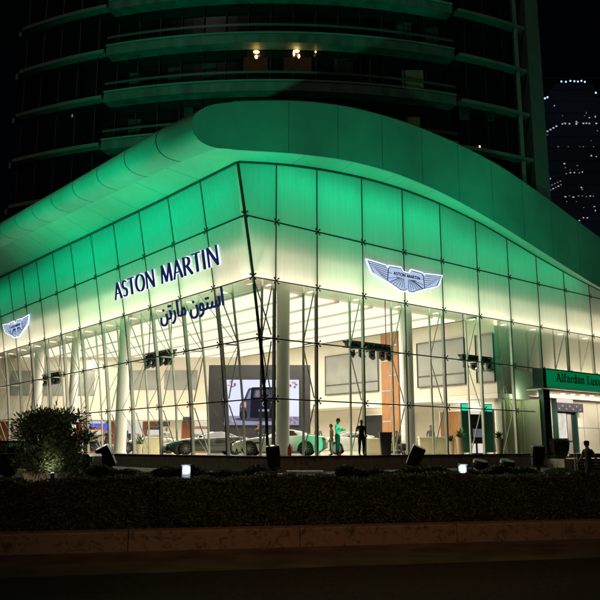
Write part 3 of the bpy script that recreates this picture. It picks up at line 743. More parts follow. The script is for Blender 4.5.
sgn.rotation_euler = (R(9) * 0, 0, RZ - R(90))
sgn.rotation_euler = (math.atan(lean(11.2) - lean(10.2)) * 1.0, 0, RZ - R(90))
wall_text_left('ASTON MARTIN', 13.55, 2.3, 10.6, .95, sgn)
# Arabic line, from the built-in font
def font_mesh(body, name, size, extrude, mats, parent, loc, rot=(0, 0, 0), offset=0.):
    c = bpy.data.curves.new(name, 'FONT'); c.body = body; c.size = size; c.extrude = extrude; c.offset = offset
    o = bpy.data.objects.new(name, c); col.objects.link(o); bpy.context.view_layer.update()
    me = bpy.data.meshes.new_from_object(o.evaluated_get(bpy.context.evaluated_depsgraph_get()))
    bpy.data.objects.remove(o); bpy.data.curves.remove(c)
    me.name = name; me.materials.clear()
    for m_ in mats: me.materials.append(m_)
    o = bpy.data.objects.new(name, me); col.objects.link(o); o.parent = parent; o.location = loc; o.rotation_euler = rot
    return o
ar = thing('arabic_lettering', 'navy Arabic lettering below the large capital letters', 'sign', LW(8.25, 8.22, .12), RZ - R(90))
ar.rotation_euler = (math.atan(lean(9) - lean(8)), 0, RZ - R(90))
def arabic(word, x1, parent):
    o = font_mesh(word, 'arabic_word', 1.25, .04, [M['navy']], parent, (0, 0, 0), (R(90), 0, 0), .0)
    xs_ = [v.co.x for v in o.data.vertices]; o.location.x = x1 - max(xs_); return max(xs_) - min(xs_)
wd = arabic('\uFEE5\uFEEE\uFE98\uFEB3\uFE8D', 5.85, ar)
arabic('\uFEE6\uFE97\uFEAD\uFE8E\uFEE3', 5.85 - wd - .42, ar)

# winged emblem
def emblem(name, label, loc, rot, group=None):
    t = thing(name, label, 'emblem', loc); t.rotation_euler = rot
    half = [(0, -.58), (.10, -.72), (.55, -.68), (1.3, -.50), (2.45, -.02), (2.95, .55), (1.45, .50), (1.2, .38), (.38, .60), (.22, .36), (0, .34)]
    half = [(0, -.62), (.10, -.72), (.5, -.74), (.62, -.68), (1.35, -.42), (2.55, -.08), (2.70, .12), (2.98, .60), (1.55, .50), (1.40, .38), (1.32, .52), (.40, .56), (.22, .34), (0, .34)]
    full = half + [(-x, z) for x, z in reversed(half[1:-1])]
    mb = MB(); n = len(full); mb.add([(x, 0, z) for x, z in full] + [(x, -.06, z) for x, z in full], [tuple(range(n)), tuple(range(2 * n - 1, n - 1, -1))] + [(i, (i + 1) % n, n + (i + 1) % n, n + i) for i in range(n)])
    mb.build('emblem_face', M['E_pale'], t)
    mb = MB(); ribbon(mb, [(x * 1.0, z) for x, z in full] + [full[0]], .06, .10, 0, .0); mb.build('emblem_outline', M['E_white'], t)
    mb = MB(); ribbon(mb, [(x * .955, z * .90 - .004) for x, z in full] + [(full[0][0] * .955, full[0][1] * .9)], .03, .085, 0, 0.); mb.build('inner_line', M['navy'], t)
    for sx in (-1, 1):
        mb = MB()
        for i in range(9):      # feathers of the inner tier fan out from the centre
            a = R(-86 + i * 11.5); mb_r0 = (sx * (.16 + .06 * i), -.02 - .0 * i); L_ = .66 + .018 * i * i
            p1 = (sx * min(1.36, .12 + abs(L_ * math.cos(a)) + .06 * i), max(-.56 + .022 * i, -.02 + L_ * math.sin(a) * .98))
            ribbon(mb, [mb_r0, p1], .022, .075 + .001 * i, 0, 0)
        for i in range(6):      # outer tier, long feathers
            p0 = (sx * 1.42, .36 - i * .125); p1 = (sx * (2.80 - i * .17), .42 - i * .095)
            ribbon(mb, [p0, p1], .024, .074 + .001 * i, 0, 0)
        ribbon(mb, [(sx * 1.36, .44), (sx * 1.44, -.34)], .03, .09, 0, 0)
        mb.build('feathers', M['navy'], t)
    mb = MB(); mb.box((0, -.06, .14), (2.3, .10, .27), bev=.02); mb.build('name_bar', M['E_pale'], t)
    run, tot = text_run('ASTON MARTIN', 1); k = 2.05 / tot; mb = MB()
    for ch, x, st in run:
        for j, (pts, ws) in enumerate(st): ribbon(mb, [((x + p[0]) * k - 1.02, .06 + p[1] * .165) for p in pts], .036, .02 + .001 * j, 0, -.115)
    mb.build('name_letters', M['navy'], t)
    return t
emblem('winged_emblem', 'glowing white winged emblem on the right facade', W(8.97, -.14, 10.47), (0, 0, RZ))
emblem('winged_emblem', 'glowing white winged emblem far along the left facade', LW(30.7, 10.62, .14), (math.atan(lean(11) - lean(10)), 0, RZ - R(90)))

# entrance sign words: bold slab-serif strokes
b_, t_ = .15, .075
LOWER = {
    'A': (.86, [([(.08, 0), (.42, 1)], t_), ([(.40, 1), (.76, 0)], b_), ([(.2, .33), (.62, .33)], t_), ([(-.02, .03), (.2, .03)], t_), ([(.58, .03), (.90, .03)], t_)]),
    'l': (.36, [([(.18, 0), (.18, 1)], b_), ([(.02, .03), (.34, .03)], t_), ([(.04, .97), (.18, .97)], t_)]),
    'f': (.42, [([(.16, 0), (.16, .8), (.24, .96), (.40, .93)], b_ * .9), ([(.02, .62), (.36, .62)], t_), ([(.02, .03), (.32, .03)], t_)]),
    'a': (.60, [(arc(.28, .47, .2, .18, 160, 20, 8) + [(.47, .08)], b_ * .8), (arc(.26, .19, .19, .17, 60, 330, 12), b_ * .7), ([(.45, .05), (.58, .05)], t_)]),
    'r': (.48, [([(.16, 0), (.16, .64)], b_), (arc(.34, .40, .19, .22, 160, 60, 6), b_ * .8), ([(.02, .03), (.32, .03)], t_), ([(.04, .62), (.16, .62)], t_)]),
    'd': (.64, [(arc(.28, .33, .20, .30, 0, 360, 18), b_ * .75), ([(.48, 0), (.48, 1)], b_), ([(.34, .97), (.48, .97)], t_), ([(.48, .03), (.62, .03)], t_)]),
    'n': (.66, [([(.16, 0), (.16, .64)], b_), (arc(.33, .40, .17, .23, 160, 0, 8) + [(.5, 0)], b_ * .85), ([(.02, .03), (.30, .03)], t_), ([(.38, .03), (.64, .03)], t_), ([(.04, .62), (.16, .62)], t_)]),
    'L': (.68, [([(.18, 0), (.18, 1)], b_), ([(.02, .035), (.62, .035)], t_), ([(.61, .0), (.61, .26)], t_), ([(.02, .965), (.36, .965)], t_)]),
    'u': (.66, [([(.15, .64)] + arc(.31, .22, .16, .2, 180, 340, 8), b_ * .85), ([(.48, .64), (.48, 0)], b_), ([(.02, .62), (.15, .62)], t_), ([(.36, .62), (.48, .62)], t_), ([(.48, .03), (.63, .03)], t_)]),
    'x': (.62, [([(.08, .64), (.52, 0)], b_), ([(.5, .64), (.1, 0)], t_), ([(.0, .03), (.22, .03)], t_), ([(.38, .03), (.62, .03)], t_), ([(.0, .62), (.24, .62)], t_), ([(.38, .62), (.6, .62)], t_)]),
    'y': (.62, [([(.08, .64), (.32, .02)], b_), ([(.52, .64), (.24, -.22), (.1, -.26)], t_), ([(.0, .62), (.22, .62)], t_), ([(.4, .62), (.62, .62)], t_)]),
    ' ': (.34, []),
}
def sign_words(txt, s0, z0, h):
    x = 0.
    for ch in txt:
        wd, st = LOWER[ch]
        if st:
            mb = MB()
            for j, (pts, ws) in enumerate(st): ribbon(mb, [((x + p[0]) * h * 1.24, p[1] * h) for p in pts], ws * h * 1.25, .02 + .002 * j, 0, 0)
            o = mb.build('letter', M['black'], sign); o.location = W(s0, -1.014, z0) - sign.location; o.rotation_euler = (0, 0, RZ)
        x += wd + .05
sign_words('Alfardan Luxury', 21.4, 5.60, .53)

# ------------------------------------------------------------------ hanging lighting trusses
def lighting_truss(p, rz, label, L_=3.4, first=None):
    if first: return dup(first, p, rz, label, 'lighting trusses hung behind the glass')
    t = thing('lighting_truss', label, 'stage lighting', p, rz, 'lighting trusses hung behind the glass')
    mb = MB()
    for y in (-.16, .16):
        for z in (-.15, .15): mb.tube([(-L_ / 2, y, z), (L_ / 2, y, z)], .04, 6)
    n = 10
    for i in range(n):
        x0, x1 = -L_ / 2 + L_ * i / n, -L_ / 2 + L_ * (i + 1) / n
        for y in (-.16, .16): mb.tube([(x0, y, -.15 if i % 2 else .15), (x1, y, .15 if i % 2 else -.15)], .025, 5)
        for z in (-.15, .15): mb.tube([(x0, -.16 if i % 2 else .16, z), (x1, .16 if i % 2 else -.16, z)], .02, 5)
    mb.box((0, 0, 0), (L_ * .96, .2, .2)); mb.build('truss_frame', M['blackm'], t)
    mb = MB()
    for x in (-1.3, 1.3): mb.tube([(x, 0, .15), (x, 0, 3.0)], .025, 6)
    mb.build('hanger', M['blackm'], t)
    for x, tilt in ((-1.25, 35), (-.55, 10), (.2, -15), (.95, -30), (1.45, 20)):
        mb = MB(); mb.box((x, -.02, -.27), (.26, .26, .14), bev=.02)
        for sx in (-.15, .15): mb.box((x + sx, -.02, -.45), (.04, .12, .3))
        hd = mb.build('moving_head', M['blackm'], t)
        mb = MB(); d = Vector((math.sin(R(tilt)) * .6, -.7, -.5)).normalized(); c = Vector((x, -.02, -.52)); mb.tube([c - d * .17, c - d * .1, c + d * .1, c + d * .2], [.08, .14, .14, .11], 12)
        mb.build('lamp_head', M['black'], hd)
        mb = MB(); mb.tube([c + d * .201, c + d * .205], .09, 12); mb.build('lens', M['carlamp'], hd)
    return t
lt = lighting_truss(W(7.55, 1.3, 6.85), RZ, 'black lighting truss behind the right glass, left of the wood pier')
lighting_truss(W(16.8, 1.3, 6.85), RZ, 'black lighting truss behind the right glass near the entrance sign', first=lt)
lighting_truss(LW(11.6, 6.85, -1.3), RZ - R(90), 'black lighting truss behind the left glass below the Arabic lettering', first=lt)
lighting_truss(LW(28.2, 6.85, -1.3), RZ - R(90), 'black lighting truss far along the left glass under the winged emblem', first=lt)

# ------------------------------------------------------------------ cars in the showroom
def make_coupe(name, label, loc, rz, paint, group='cars on show in the showroom', rimm='rim'):
    t = thing(name, label, 'car', loc, rz, group)
    top = [(0, .52), (.12, .64), (.5, .76), (1.0, .86), (1.55, .93), (2.1, 1.13), (2.55, 1.26), (2.95, 1.285), (3.4, 1.22), (3.9, 1.07), (4.3, .98), (4.62, .93), (4.7, .82)]
    belt = [(0, .48), (.12, .58), (.5, .70), (1.0, .80), (1.55, .86), (2.5, .90), (3.3, .95), (3.9, .97), (4.4, .92), (4.7, .76)]
    hw = [(0, .50), (.12, .72), (.45, .86), (.95, .94), (1.7, .90), (2.6, .90), (3.3, .95), (3.8, .98), (4.3, .92), (4.6, .80), (4.7, .66)]
    lo = [(0, .28), (.2, .2), (4.4, .22), (4.7, .40)]
    st = [i * 4.7 / 74 for i in range(75)]
    def sec(x):
        h, zt, zb = interp(hw, x), interp(top, x), interp(belt, x); zl = interp(lo, x)
        for c in (.95, 3.72):
            if abs(x - c) < .385: zl = max(zl, .34 + math.sqrt(.385 ** 2 - (x - c) ** 2))
        g = min(1, max(0, (x - 1.45) / .55)) * min(1, max(0, (4.35 - x) / .5)); rw = h * (.93 - .27 * g)
        zl = min(zl, zb - .04)
        half = [(h * .93, zl), (h * .99, max(zl + .012, .44)), (h, max(zl + .024, .60)), (h * .965, zb), (h * .93, zb + .012 + .01 * g)]
        z4 = half[-1][1]; zr = max(z4 + .005, zt - .05)
        half += [(h * .93 + (rw - h * .93) * .5, z4 + (zr - z4) * .55), (rw, zr), (rw * .72, max(zr + .003, zt - .008)), (0.001, max(zr + .006, zt))]
        return half
    body, gl = MB(), MB(); secs = [sec(x) for x in st]; n = len(secs[0])
    for i in range(74):
        for sy in (-1, 1):
            for j in range(n - 1):
                xm = (st[i] + st[i + 1]) / 2
                q = [(st[a] - 2.35, sy * secs[a][b][0], secs[a][b][1]) for a, b in ((i, j), (i + 1, j), (i + 1, j + 1), (i, j + 1))]
                if sy < 0: q.reverse()
                isg = (j in (4, 5) and 1.95 < xm < 3.95) or (j in (6, 7) and (1.58 < xm < 2.28 or 3.2 < xm < 4.15))
                (gl if isg else body).quad(*q)
    e = [(-2.35, y, z) for y, z in secs[0]] + [(-2.35, -y, z) for y, z in reversed(secs[0])]; body.poly(e)
    e = [(2.35, y, z) for y, z in secs[-1]] + [(2.35, -y, z) for y, z in reversed(secs[-1])]; body.poly(e)
    body.box((0, 0, .27), (4.2, 1.55, .14), m=1)
    b = body.build('car_body', [paint, M['black']], t, smooth=True, recalc=False)
    g = gl.build('car_window', M['cargl'], t, smooth=True, recalc=False)
    for q in (b, g):
        bm = bmesh.new(); bm.from_mesh(q.data); bmesh.ops.remove_doubles(bm, verts=bm.verts, dist=.0004); bmesh.ops.recalc_face_normals(bm, faces=bm.faces)
        bm.to_mesh(q.data); bm.free()
    mb = MB(); mb.box((-2.28, 0, .36), (.18, 1.0, .26), bev=.04); mb.build('grille', M['black'], t)
    for sy in (-1, 1):
        mb = MB(); mb.hexa([(-2.2, sy * .60, .56), (-1.72, sy * .865, .62), (-1.70, sy * .80, .68), (-2.14, sy * .54, .62), (-2.2, sy * .60, .63), (-1.72, sy * .875, .74), (-1.70, sy * .82, .78), (-2.12, sy * .56, .69)]); mb.build('headlight', M['carlamp'], t)
        mb = MB(); mb.box((2.27, sy * .55, .80), (.10, .5, .07), bev=.02); mb.build('tail_light', M['tail'], t)
        mb = MB(); mb.box((-.62, sy * 1.0, .98), (.16, .22, .13), bev=.03); mb.build('door_mirror', paint, t)
        mb = MB(); mb.box((-.95, sy * .925, .62), (.34, .03, .07), sy * -.04); mb.build('side_vent', M['black'], t)
        for x in (-1.40, 1.37):
            mb = MB(); mb.lathe((x, sy * .83, .345), [(.345, -.11), (.35, 0), (.345, .11), (.25, .118), (.25, -.118)], 24, 'Y'); wh = mb.build('wheel', M['rubber'], t)
            mb = MB(); y = sy * .95
            mb.lathe((x, sy * .9, .345), [(.25, -.02), (.262, .0), (.262, .045), (.22, .045), (.21, .0)], 24, 'Y')
            for k in range(10):
                a = 2 * math.pi * k / 10; mb.bar((x + .04 * math.cos(a), y, .345 + .04 * math.sin(a)), (x + .23 * math.cos(a), y - sy * .01, .345 + .23 * math.sin(a)), .03, .03, up=(0, 1, 0))
            mb.lathe((x, y, .345), [(.05, -.03), (.06, 0), (.05, .02)], 12, 'Y'); mb.build('rim', M[rimm], wh)
    return t
p = at(280, 446, 37.6)
make_coupe('sports_car', 'white sports coupe parked in front of the bright screen', (p.x, 37.6, FZ), R(-6), M['carw'])
p = at(203, 446, 41.5)
make_coupe('sports_car', 'dark grey sports coupe to the left of the white coupe', (p.x + .2, 41.6, FZ), R(22), M['carg'])
p = at(361, 446, 43.5)
make_coupe('sports_car', 'white sports coupe partly hidden behind the standing visitors', (p.x, 43.0, FZ), R(172), M['carw'])
p = at(420, 446, 52)
make_coupe('sports_car', 'silver sports coupe at the back behind the wood pier', (p.x - 1.0, 51.2, FZ), R(185), M['carsilver'])
p = at(145, 446, 50)
make_coupe('sports_car', 'silver sports coupe far back on the left of the showroom', (p.x, 51, FZ), R(15), M['carsilver'])

# ------------------------------------------------------------------ people
def person(label, loc, rz, top='clothk', legs='clothk', pose='stand', h=1.75, cap=False, sleeves=True, long_hair=False, group=None, swing=0):
    k = h / 1.75
    t = thing('person', label, 'person', loc, rz, group); t.scale = (k, k, k)
    J = dict(pel=(0, 0, .95), wai=(0, 0, 1.10), che=(0, .0, 1.32), nck=(0, 0, 1.47), thr=(0, -.01, 1.54), hed=(0, -.02, 1.63), crn=(0, .005, 1.70),
             hL=(.10, 0, .90), kL=(.11, -.02, .50), aL=(.115, .02, .09), fL=(.12, -.14, .035), hR=(-.10, 0, .90), kR=(-.11, -.02, .50), aR=(-.115, .02, .09), fR=(-.12, -.14, .035),
             sL=(.19, 0, 1.42), eL=(.245, .03, 1.14), wL=(.25, -.06, .90), sR=(-.19, 0, 1.42), eR=(-.245, .03, 1.14), wR=(-.25, -.06, .90))
    if pose == 'walk':
        J.update(kL=(.10, -.22, .52), aL=(.10, -.30, .11), fL=(.10, -.46, .07), kR=(-.10, .06, .50), aR=(-.10, .34, .14), fR=(-.10, .24, .04), eL=(.25, .14, 1.16), wL=(.25, .16, .93), eR=(-.25, -.08, 1.15), wR=(-.24, -.27, .99))
    if pose == 'phone':
        J.update(eR=(-.25, -.02, 1.14), wR=(-.14, -.26, 1.22), eL=(.25, -.02, 1.14), wL=(.10, -.27, 1.20), hed=(0, -.04, 1.62))
    if pose == 'point':
        J.update(eR=(-.33, -.14, 1.22), wR=(-.30, -.36, 1.27), eL=(.25, .05, 1.14), wL=(.2, -.12, 1.0))
    if pose == 'sit':
        for a, s_ in (('L', 1), ('R', -1)):
            J.update({'k' + a: (s_ * .13, -.44, .97), 'a' + a: (s_ * .13, -.42, .55), 'f' + a: (s_ * .13, -.57, .50), 'h' + a: (s_ * .1, -.02, .92), 'e' + a: (s_ * .24, -.05, 1.16), 'w' + a: (s_ * .15, -.30, 1.04)})
        J = {a: (x, y, z - .45) for a, (x, y, z) in J.items()}
    rad = dict(pel=.145, wai=.125, che=.15, nck=.085, thr=.055, hed=.06, crn=.05, h=.112, k=.074, a=.05, f=.04, s=.075, e=.052, w=.030)
    names = list(J); bones = [('pel', 'wai'), ('wai', 'che'), ('che', 'nck'), ('nck', 'thr'), ('thr', 'hed'), ('hed', 'crn')]
    for a in 'LR': bones += [('pel', 'h' + a), ('h' + a, 'k' + a), ('k' + a, 'a' + a), ('a' + a, 'f' + a), ('che', 's' + a), ('s' + a, 'e' + a), ('e' + a, 'w' + a)]
    me = bpy.data.meshes.new('body'); me.from_pydata([J[n_] for n_ in names], [(names.index(a), names.index(b)) for a, b in bones], []); me.update()
    o = bpy.data.objects.new('body', me); col.objects.link(o)
    sm = o.modifiers.new('skin', 'SKIN'); sm.use_smooth_shade = True
    for i, n_ in enumerate(names):
        r = rad.get(n_, rad.get(n_[0], .05)); sv = me.skin_vertices[0].data[i]
        sv.radius = (r, r * (.78 if n_ in ('pel', 'wai', 'che') else 1.0)); sv.use_root = (n_ == 'pel')
    ss_ = o.modifiers.new('sub', 'SUBSURF'); ss_.levels = 2; ss_.render_levels = 2
    bpy.context.view_layer.update()
    m2 = bpy.data.meshes.new_from_object(o.evaluated_get(bpy.context.evaluated_depsgraph_get()))
    bpy.data.objects.remove(o)
    bm = bmesh.new(); bm.from_mesh(m2)
    # hands with five fingers, nose and ears
    def limb(pts, rr, n=6):
        q = MB(); q.tube(pts, rr, n); vs = [bm.verts.new(v) for v in q.v]
        for f in q.f: bm.faces.new([vs[i] for i in f])
    for a, sx in (('L', 1), ('R', -1)):
        w_, e_ = Vector(J['w' + a]), Vector(J['e' + a]); d = (w_ - e_).normalized(); side = d.cross(Vector((sx, 0, 0))).normalized()
        limb([w_ - d * .02, w_ + d * .04, w_ + d * .09], [.028, .040, .034], 8)
        for i in range(4):
            o_ = side * (-.03 + .02 * i); L_ = (.07, .085, .08, .06)[i]; c = w_ + d * .085 + o_; bend = Vector((-sx, 0, 0)) * .02
            limb([c, c + d * L_ * .5 + bend * .3, c + d * L_ + bend], [.0095, .009, .007])
        c = w_ + d * .03 - side * .035; limb([c, c + d * .035 - side * .02, c + d * .065 - side * .018], [.012, .010, .008])
    hd = Vector(J['hed'])
    def ell(c, r, keep=None, nu=16, nv=12):
        g_ = {}
        for i in range(nv + 1):
            for j in range(nu):
                a, b = math.pi * i / nv, 2 * math.pi * j / nu; g_[i, j] = Vector((r[0] * math.sin(a) * math.cos(b), r[1] * math.sin(a) * math.sin(b), r[2] * math.cos(a)))
        V = {k_: bm.verts.new(c + v) for k_, v in g_.items()}
        for i in range(nv):
            for j in range(nu): bm.faces.new([V[i, j], V[i + 1, j], V[i + 1, (j + 1) % nu], V[i, (j + 1) % nu]])
    ell(hd + Vector((0, -.005, .015)), (.076, .094, .118))
    limb([hd + Vector((0, -.09, .03)), hd + Vector((0, -.118, -.005)), hd + Vector((0, -.096, -.015))], [.008, .017, .012])
    for sx in (-1, 1): limb([hd + Vector((sx * .074, .01, .03)), hd + Vector((sx * .084, .015, .01)), hd + Vector((sx * .076, .01, -.02))], [.01, .018, .008])
    bm.to_mesh(m2); bm.free()
    m2.materials.clear()
    for x in (M['skin'], M[top], M[legs], M['black']): m2.materials.append(x)
    def seg(p, a, b):
        a, b = Vector(a), Vector(b); u = max(0, min(1, (p - a).dot(b - a) / (b - a).length_squared)); return (p - a - (b - a) * u).length
    for f in m2.polygons:
        c = f.center; bn = min(bones, key=lambda q: seg(c, J[q[0]], J[q[1]])); i = 1
        if bn[1] in ('hed', 'crn', 'thr'): i = 0
        elif bn[1] in ('wL', 'wR'): i = 0 if (not sleeves or (c - Vector(J[bn[1]])).length < .05) else 1
        elif bn[1] in ('eL', 'eR') and not sleeves: i = 0 if (c - Vector(J[bn[0]])).length > .16 else 1
        elif bn[1][0] in 'hk' and bn[1] != 'hed': i = 2
        elif bn[1][0] == 'a': i = 3 if (c - Vector(J[bn[1]])).length < .06 else 2
        elif bn[1][0] == 'f': i = 3
        elif bn == ('pel', 'wai') and c.z < J['pel'][2] + .02: i = 2
        f.material_index = i; f.use_smooth = True
    o = bpy.data.objects.new('body', m2); col.objects.link(o); o.parent = t
    mb = MB(); c = hd + Vector((0, -.003, .017)); nu, nv = 20, 14; g_ = {}
    for i in range(nv + 1):
        for j in range(nu):
            a, b = math.pi * i / nv, 2 * math.pi * j / nu; g_[i, j] = c + Vector((.086 * math.sin(a) * math.cos(b), .104 * math.sin(a) * math.sin(b), .127 * math.cos(a)))
    for i in range(nv):
        for j in range(nu):
            q = [g_[i, j], g_[i + 1, j], g_[i + 1, (j + 1) % nu], g_[i, (j + 1) % nu]]; m_ = sum(q, Vector()) / 4 - c
            if m_.z > .065 + (0 if m_.y < .0 else -.6 * m_.y - .03 - (.05 if m_.y > .04 else 0)) or (m_.y > .045 and m_.z > -.06): mb.quad(*q)
    c = hd + Vector((0, .018, .035))
    if long_hair: mb.tube([c + Vector((0, .05, 0)), c + Vector((0, .085, -.12)), c + Vector((0, .08, -.26))], [.08, .075, .03], 10)
    mb.build('hair', M['hair'], t, smooth=True)
    if cap:
        mb = MB(); mb.lathe(hd + Vector((0, -.002, .055)), [(.104, 0), (.107, .03), (.095, .065), (.06, .09), (.001, .1)], 18)
        q = [hd + Vector((.10 * math.cos(R(a)), .01 - .10 * math.sin(R(a)) - (.10 if 20 < a < 160 else 0), .05)) for a in range(0, 181, 15)]
        mb.add(q + [v + Vector((0, 0, .014)) for v in q], [tuple(range(13)), tuple(range(25, 12, -1))] + [(i, i + 1, 14 + i, 13 + i) for i in range(12)])
        mb.build('cap', M['clothk'], t, smooth=False)
    mb = MB()
    for sx in (-1, 1): mb.lathe(hd + Vector((sx * .031, -.091, .024)), [(.005, -.004), (.009, 0), (.005, .004)], 8, 'Y')
    mb.build('eyes', M['black'], t)
    return t
def floor_at(px, Y): p = at(px, 446, Y); return (p.x, Y, FZ)
person('person in light shirt and dark trousers standing beside the white coupe', floor_at(337.5, 36.2), R(70), 'clothw', 'clothk', 'phone', 1.80)
person('shorter person in sand clothes facing the one in the light shirt', floor_at(331.5, 36.6), R(-80), 'cloths', 'cloths', 'stand', 1.52)
person('person in dark clothes standing behind the glass left of the black pedestal', floor_at(361.5, 36.4), R(20), 'clothk', 'clothk', 'point', 1.72)
person('person in sand shirt seated between the black pedestal and the white column', floor_at(396.5, 40.6), R(15), 'cloths', 'clothg', 'sit', 1.72)
person('person in dark jacket standing at the left glass behind the tree', floor_at(124.5, 46.6), R(60), 'clothk', 'clothk', 'stand', 1.75)
person('person in black with long hair beside the left column', floor_at(117, 47.6), R(-70), 'clothk', 'clothg', 'phone', 1.62, long_hair=True)
person('person in grey shirt standing by the back screens', floor_at(318, 45.5), R(-20), 'clothg', 'clothk', 'stand', 1.70)
person('person in white shirt far back between the pale lounge counter and the dark coupe', floor_at(166, 52), R(30), 'clothw', 'clothk', 'stand', 1.74)
person('person in dark suit by the blue screen at the far left', floor_at(106, 58), R(-30), 'clothk', 'clothk', 'phone', 1.76)
person('person in grey shirt behind the cream counter on the right', floor_at(431, 45.5), R(10), 'clothg', 'clothk', 'stand', 1.70)
person('person in dark clothes behind the roof of the white coupe', floor_at(258, 44.5), R(40), 'clothk', 'clothg', 'phone', 1.78)
person('person in dark cap and t-shirt walking past the entrance', (10.32, 27.0, .15), R(-72), 'clothk', 'clothk', 'walk', 1.68, cap=True, sleeves=False)

# ------------------------------------------------------------------ smaller things on the showroom floor
t = thing('armchair', 'brown leather armchair under the seated person', 'chair', floor_at(396.5, 40.75), R(15))
mb = MB(); mb.box((0, -.15, .36), (.62, .6, .16), bev=.04); mb.build('seat', M['seat'], t)
mb = MB(); mb.box((0, .2, .62), (.66, .16, .66), bev=.05); mb.build('backrest', M['seat'], t)
for sx in (-.34, .34): mb = MB(); mb.box((sx, -.1, .42), (.12, .66, .40), bev=.04); mb.build('armrest', M['seat'], t)
for sx in (-.27, .27):
    for sy in (-.38, .2): mb = MB(); mb.tube([(sx, sy, 0), (sx, sy, .28)], .025, 8); mb.build('leg', M['blackm'], t)
t = thing('pedestal_bin', 'tapered black pedestal bin near the right glass', 'bin', floor_at(385.5, 38.6))
mb = MB(); mb.loft([[Vector((sx * r, sy * r, z)) for sx, sy in ((-1, -1), (1, -1), (1, 1), (-1, 1))] for r, z in ((.22, 0), (.31, 1.12))], cap=True); mb.build('bin_body', M['black'], t)
mb = MB(); mb.box((0, 0, 1.145), (.66, .66, .05), bev=.015); mb.build('lid', M['blackm'], t)
t = thing('fire_extinguisher', 'red fire extinguisher on the floor by the white column', 'extinguisher', floor_at(289.5, 35.0))
mb = MB(); mb.lathe((0, 0, 0), [(.085, 0), (.09, .03), (.09, .38), (.07, .45), (.03, .49), (.03, .53)], 14); mb.build('cylinder_body', M['red'], t, smooth=False)
mb = MB(); mb.box((0, -.02, .56), (.04, .16, .05)); mb.tube([(.03, 0, .53), (.12, 0, .45), (.12, 0, .2)], .014, 6); mb.build('valve_and_hose', M['black'], t)
def counter(label, px0, px1, Y, hh, m):
    a, b = floor_at(px0, Y), floor_at(px1, Y); wd = b[0] - a[0]
    t = thing('reception_counter', label, 'counter', ((a[0] + b[0]) / 2, Y, FZ))
    mb = MB(); mb.box((0, 0, hh / 2), (wd, .6, hh), bev=.015); mb.build('counter_front', M[m], t)
    mb = MB(); mb.box((0, -.02, hh + .025), (wd + .08, .7, .05), bev=.01); mb.build('counter_top', M['white'], t)
counter('low cream counter behind the plants on the right', 419, 444, 43.5, .95, 'counter')
counter('low cream counter beside the black pedestal bin', 366, 381, 42.0, .85, 'counter')
counter('pale counter in the lounge near the left column', 144, 160, 50, 1.0, 'counter')
def leafy(mb, base, n, h, spread, lw=.05):
    for i in range(n):
        a = rnd.uniform(0, 6.28); el = rnd.uniform(.25, 1.3); L_ = h * rnd.uniform(.6, 1.0); c = Vector(base)
        d = Vector((math.cos(a) * math.cos(el) * spread, math.sin(a) * math.cos(el) * spread, math.sin(el))).normalized()
        sd = d.cross(Vector((0, 0, 1))).normalized() * lw; tip = c + d * L_ + Vector((0, 0, -.12 * L_ * math.cos(el) * 2)); mid = c + d * L_ * .55
        mb.add([c - sd * .2, c + sd * .2, mid + sd, tip, mid - sd], [(0, 1, 2, 4), (4, 2, 3)])
def potted(label, px, Y, hp, hl, r):
    t = thing('potted_plant', label, 'plant', floor_at(px, Y), 0, 'potted plants behind the right glass')
    mb = MB(); mb.lathe((0, 0, 0), [(r * .7, 0), (r, hp), (r * .88, hp), (r * .85, hp - .06)], 16); mb.build('pot', M['potw'], t)
    mb = MB(); leafy(mb, (0, 0, hp - .03), 46, hl, 1, .05); mb.build('leaves', M['leaf2'], t, recalc=False)
potted('tall cream pot with a bushy green plant behind the right glass', 460.5, 42.2, .95, .75, .25)
potted('small potted plant left of the tall bushy one', 451.5, 42.6, .75, .55, .18)
potted('tall cream pot with a pale flowering plant next to the curtain', 499.5, 43.4, .9, .65, .25)
def sofa(label, px, Y, rz, m):
    t = thing('sofa', label, 'sofa', floor_at(px, Y), rz)
    mb = MB(); mb.box((0, 0, .28), (1.7, .8, .28), bev=.05); mb.build('seat', M[m], t)
    mb = MB(); mb.box((0, .36, .58), (1.7, .2, .5), bev=.06); mb.build('backrest', M[m], t)
    for sx in (-.9, .9): mb = MB(); mb.box((sx, 0, .36), (.16, .86, .46), bev=.05); mb.build('armrest', M[m], t)
sofa('dark sofa deep in the left part of the showroom', 90, 54, R(10), 'clothk'); sofa('brown leather sofa beside the pale lounge counter', 132, 53, R(-20), 'seat')
potted('green potted plant in the left lounge', 139.5, 48.5, .6, .9, .22)
tpl = [o for o in bpy.data.objects if o.get('label') == 'green potted plant in the left lounge'][0]; tpl['group'] = 'potted plants behind the glass'
def display_case(label, px, Y, m):
    t = thing('display_case', label, 'display case', floor_at(px, Y), R(12))
    mb = MB(); mb.box((0, 0, .95), (1.1, .45, 1.9), bev=.015); mb.build('case_body', M[m], t)
    for i in range(3): mb = MB(); mb.box((0, -.235, .45 + .52 * i), (.95, .02, .36)); mb.build('lit_shelf', M['E_shop' if i != 1 else 'panelgrey'], t)
display_case('tall red wood display case left of the left column', 96, 56, 'redwood')
display_case('tall dark display case deep in the left lounge', 153, 56, 'dkpanel')
display_case('tall wood display case left of the charcoal display wall', 200, 54, 'wood')
t = thing('wall_screen', 'dark upright screen on a stand behind the potted plants', 'screen', floor_at(477, 45.4), R(25))
mb = MB(); mb.box((0, 0, 1.5), (1.05, .1, 1.75), bev=.02); mb.build('screen_panel', M['black'], t)
mb = MB(); mb.box((0, 0, .03), (.9, .5, .06)); mb.box((0, .03, .35), (.1, .06, .62)); mb.build('stand', M['blackm'], t)
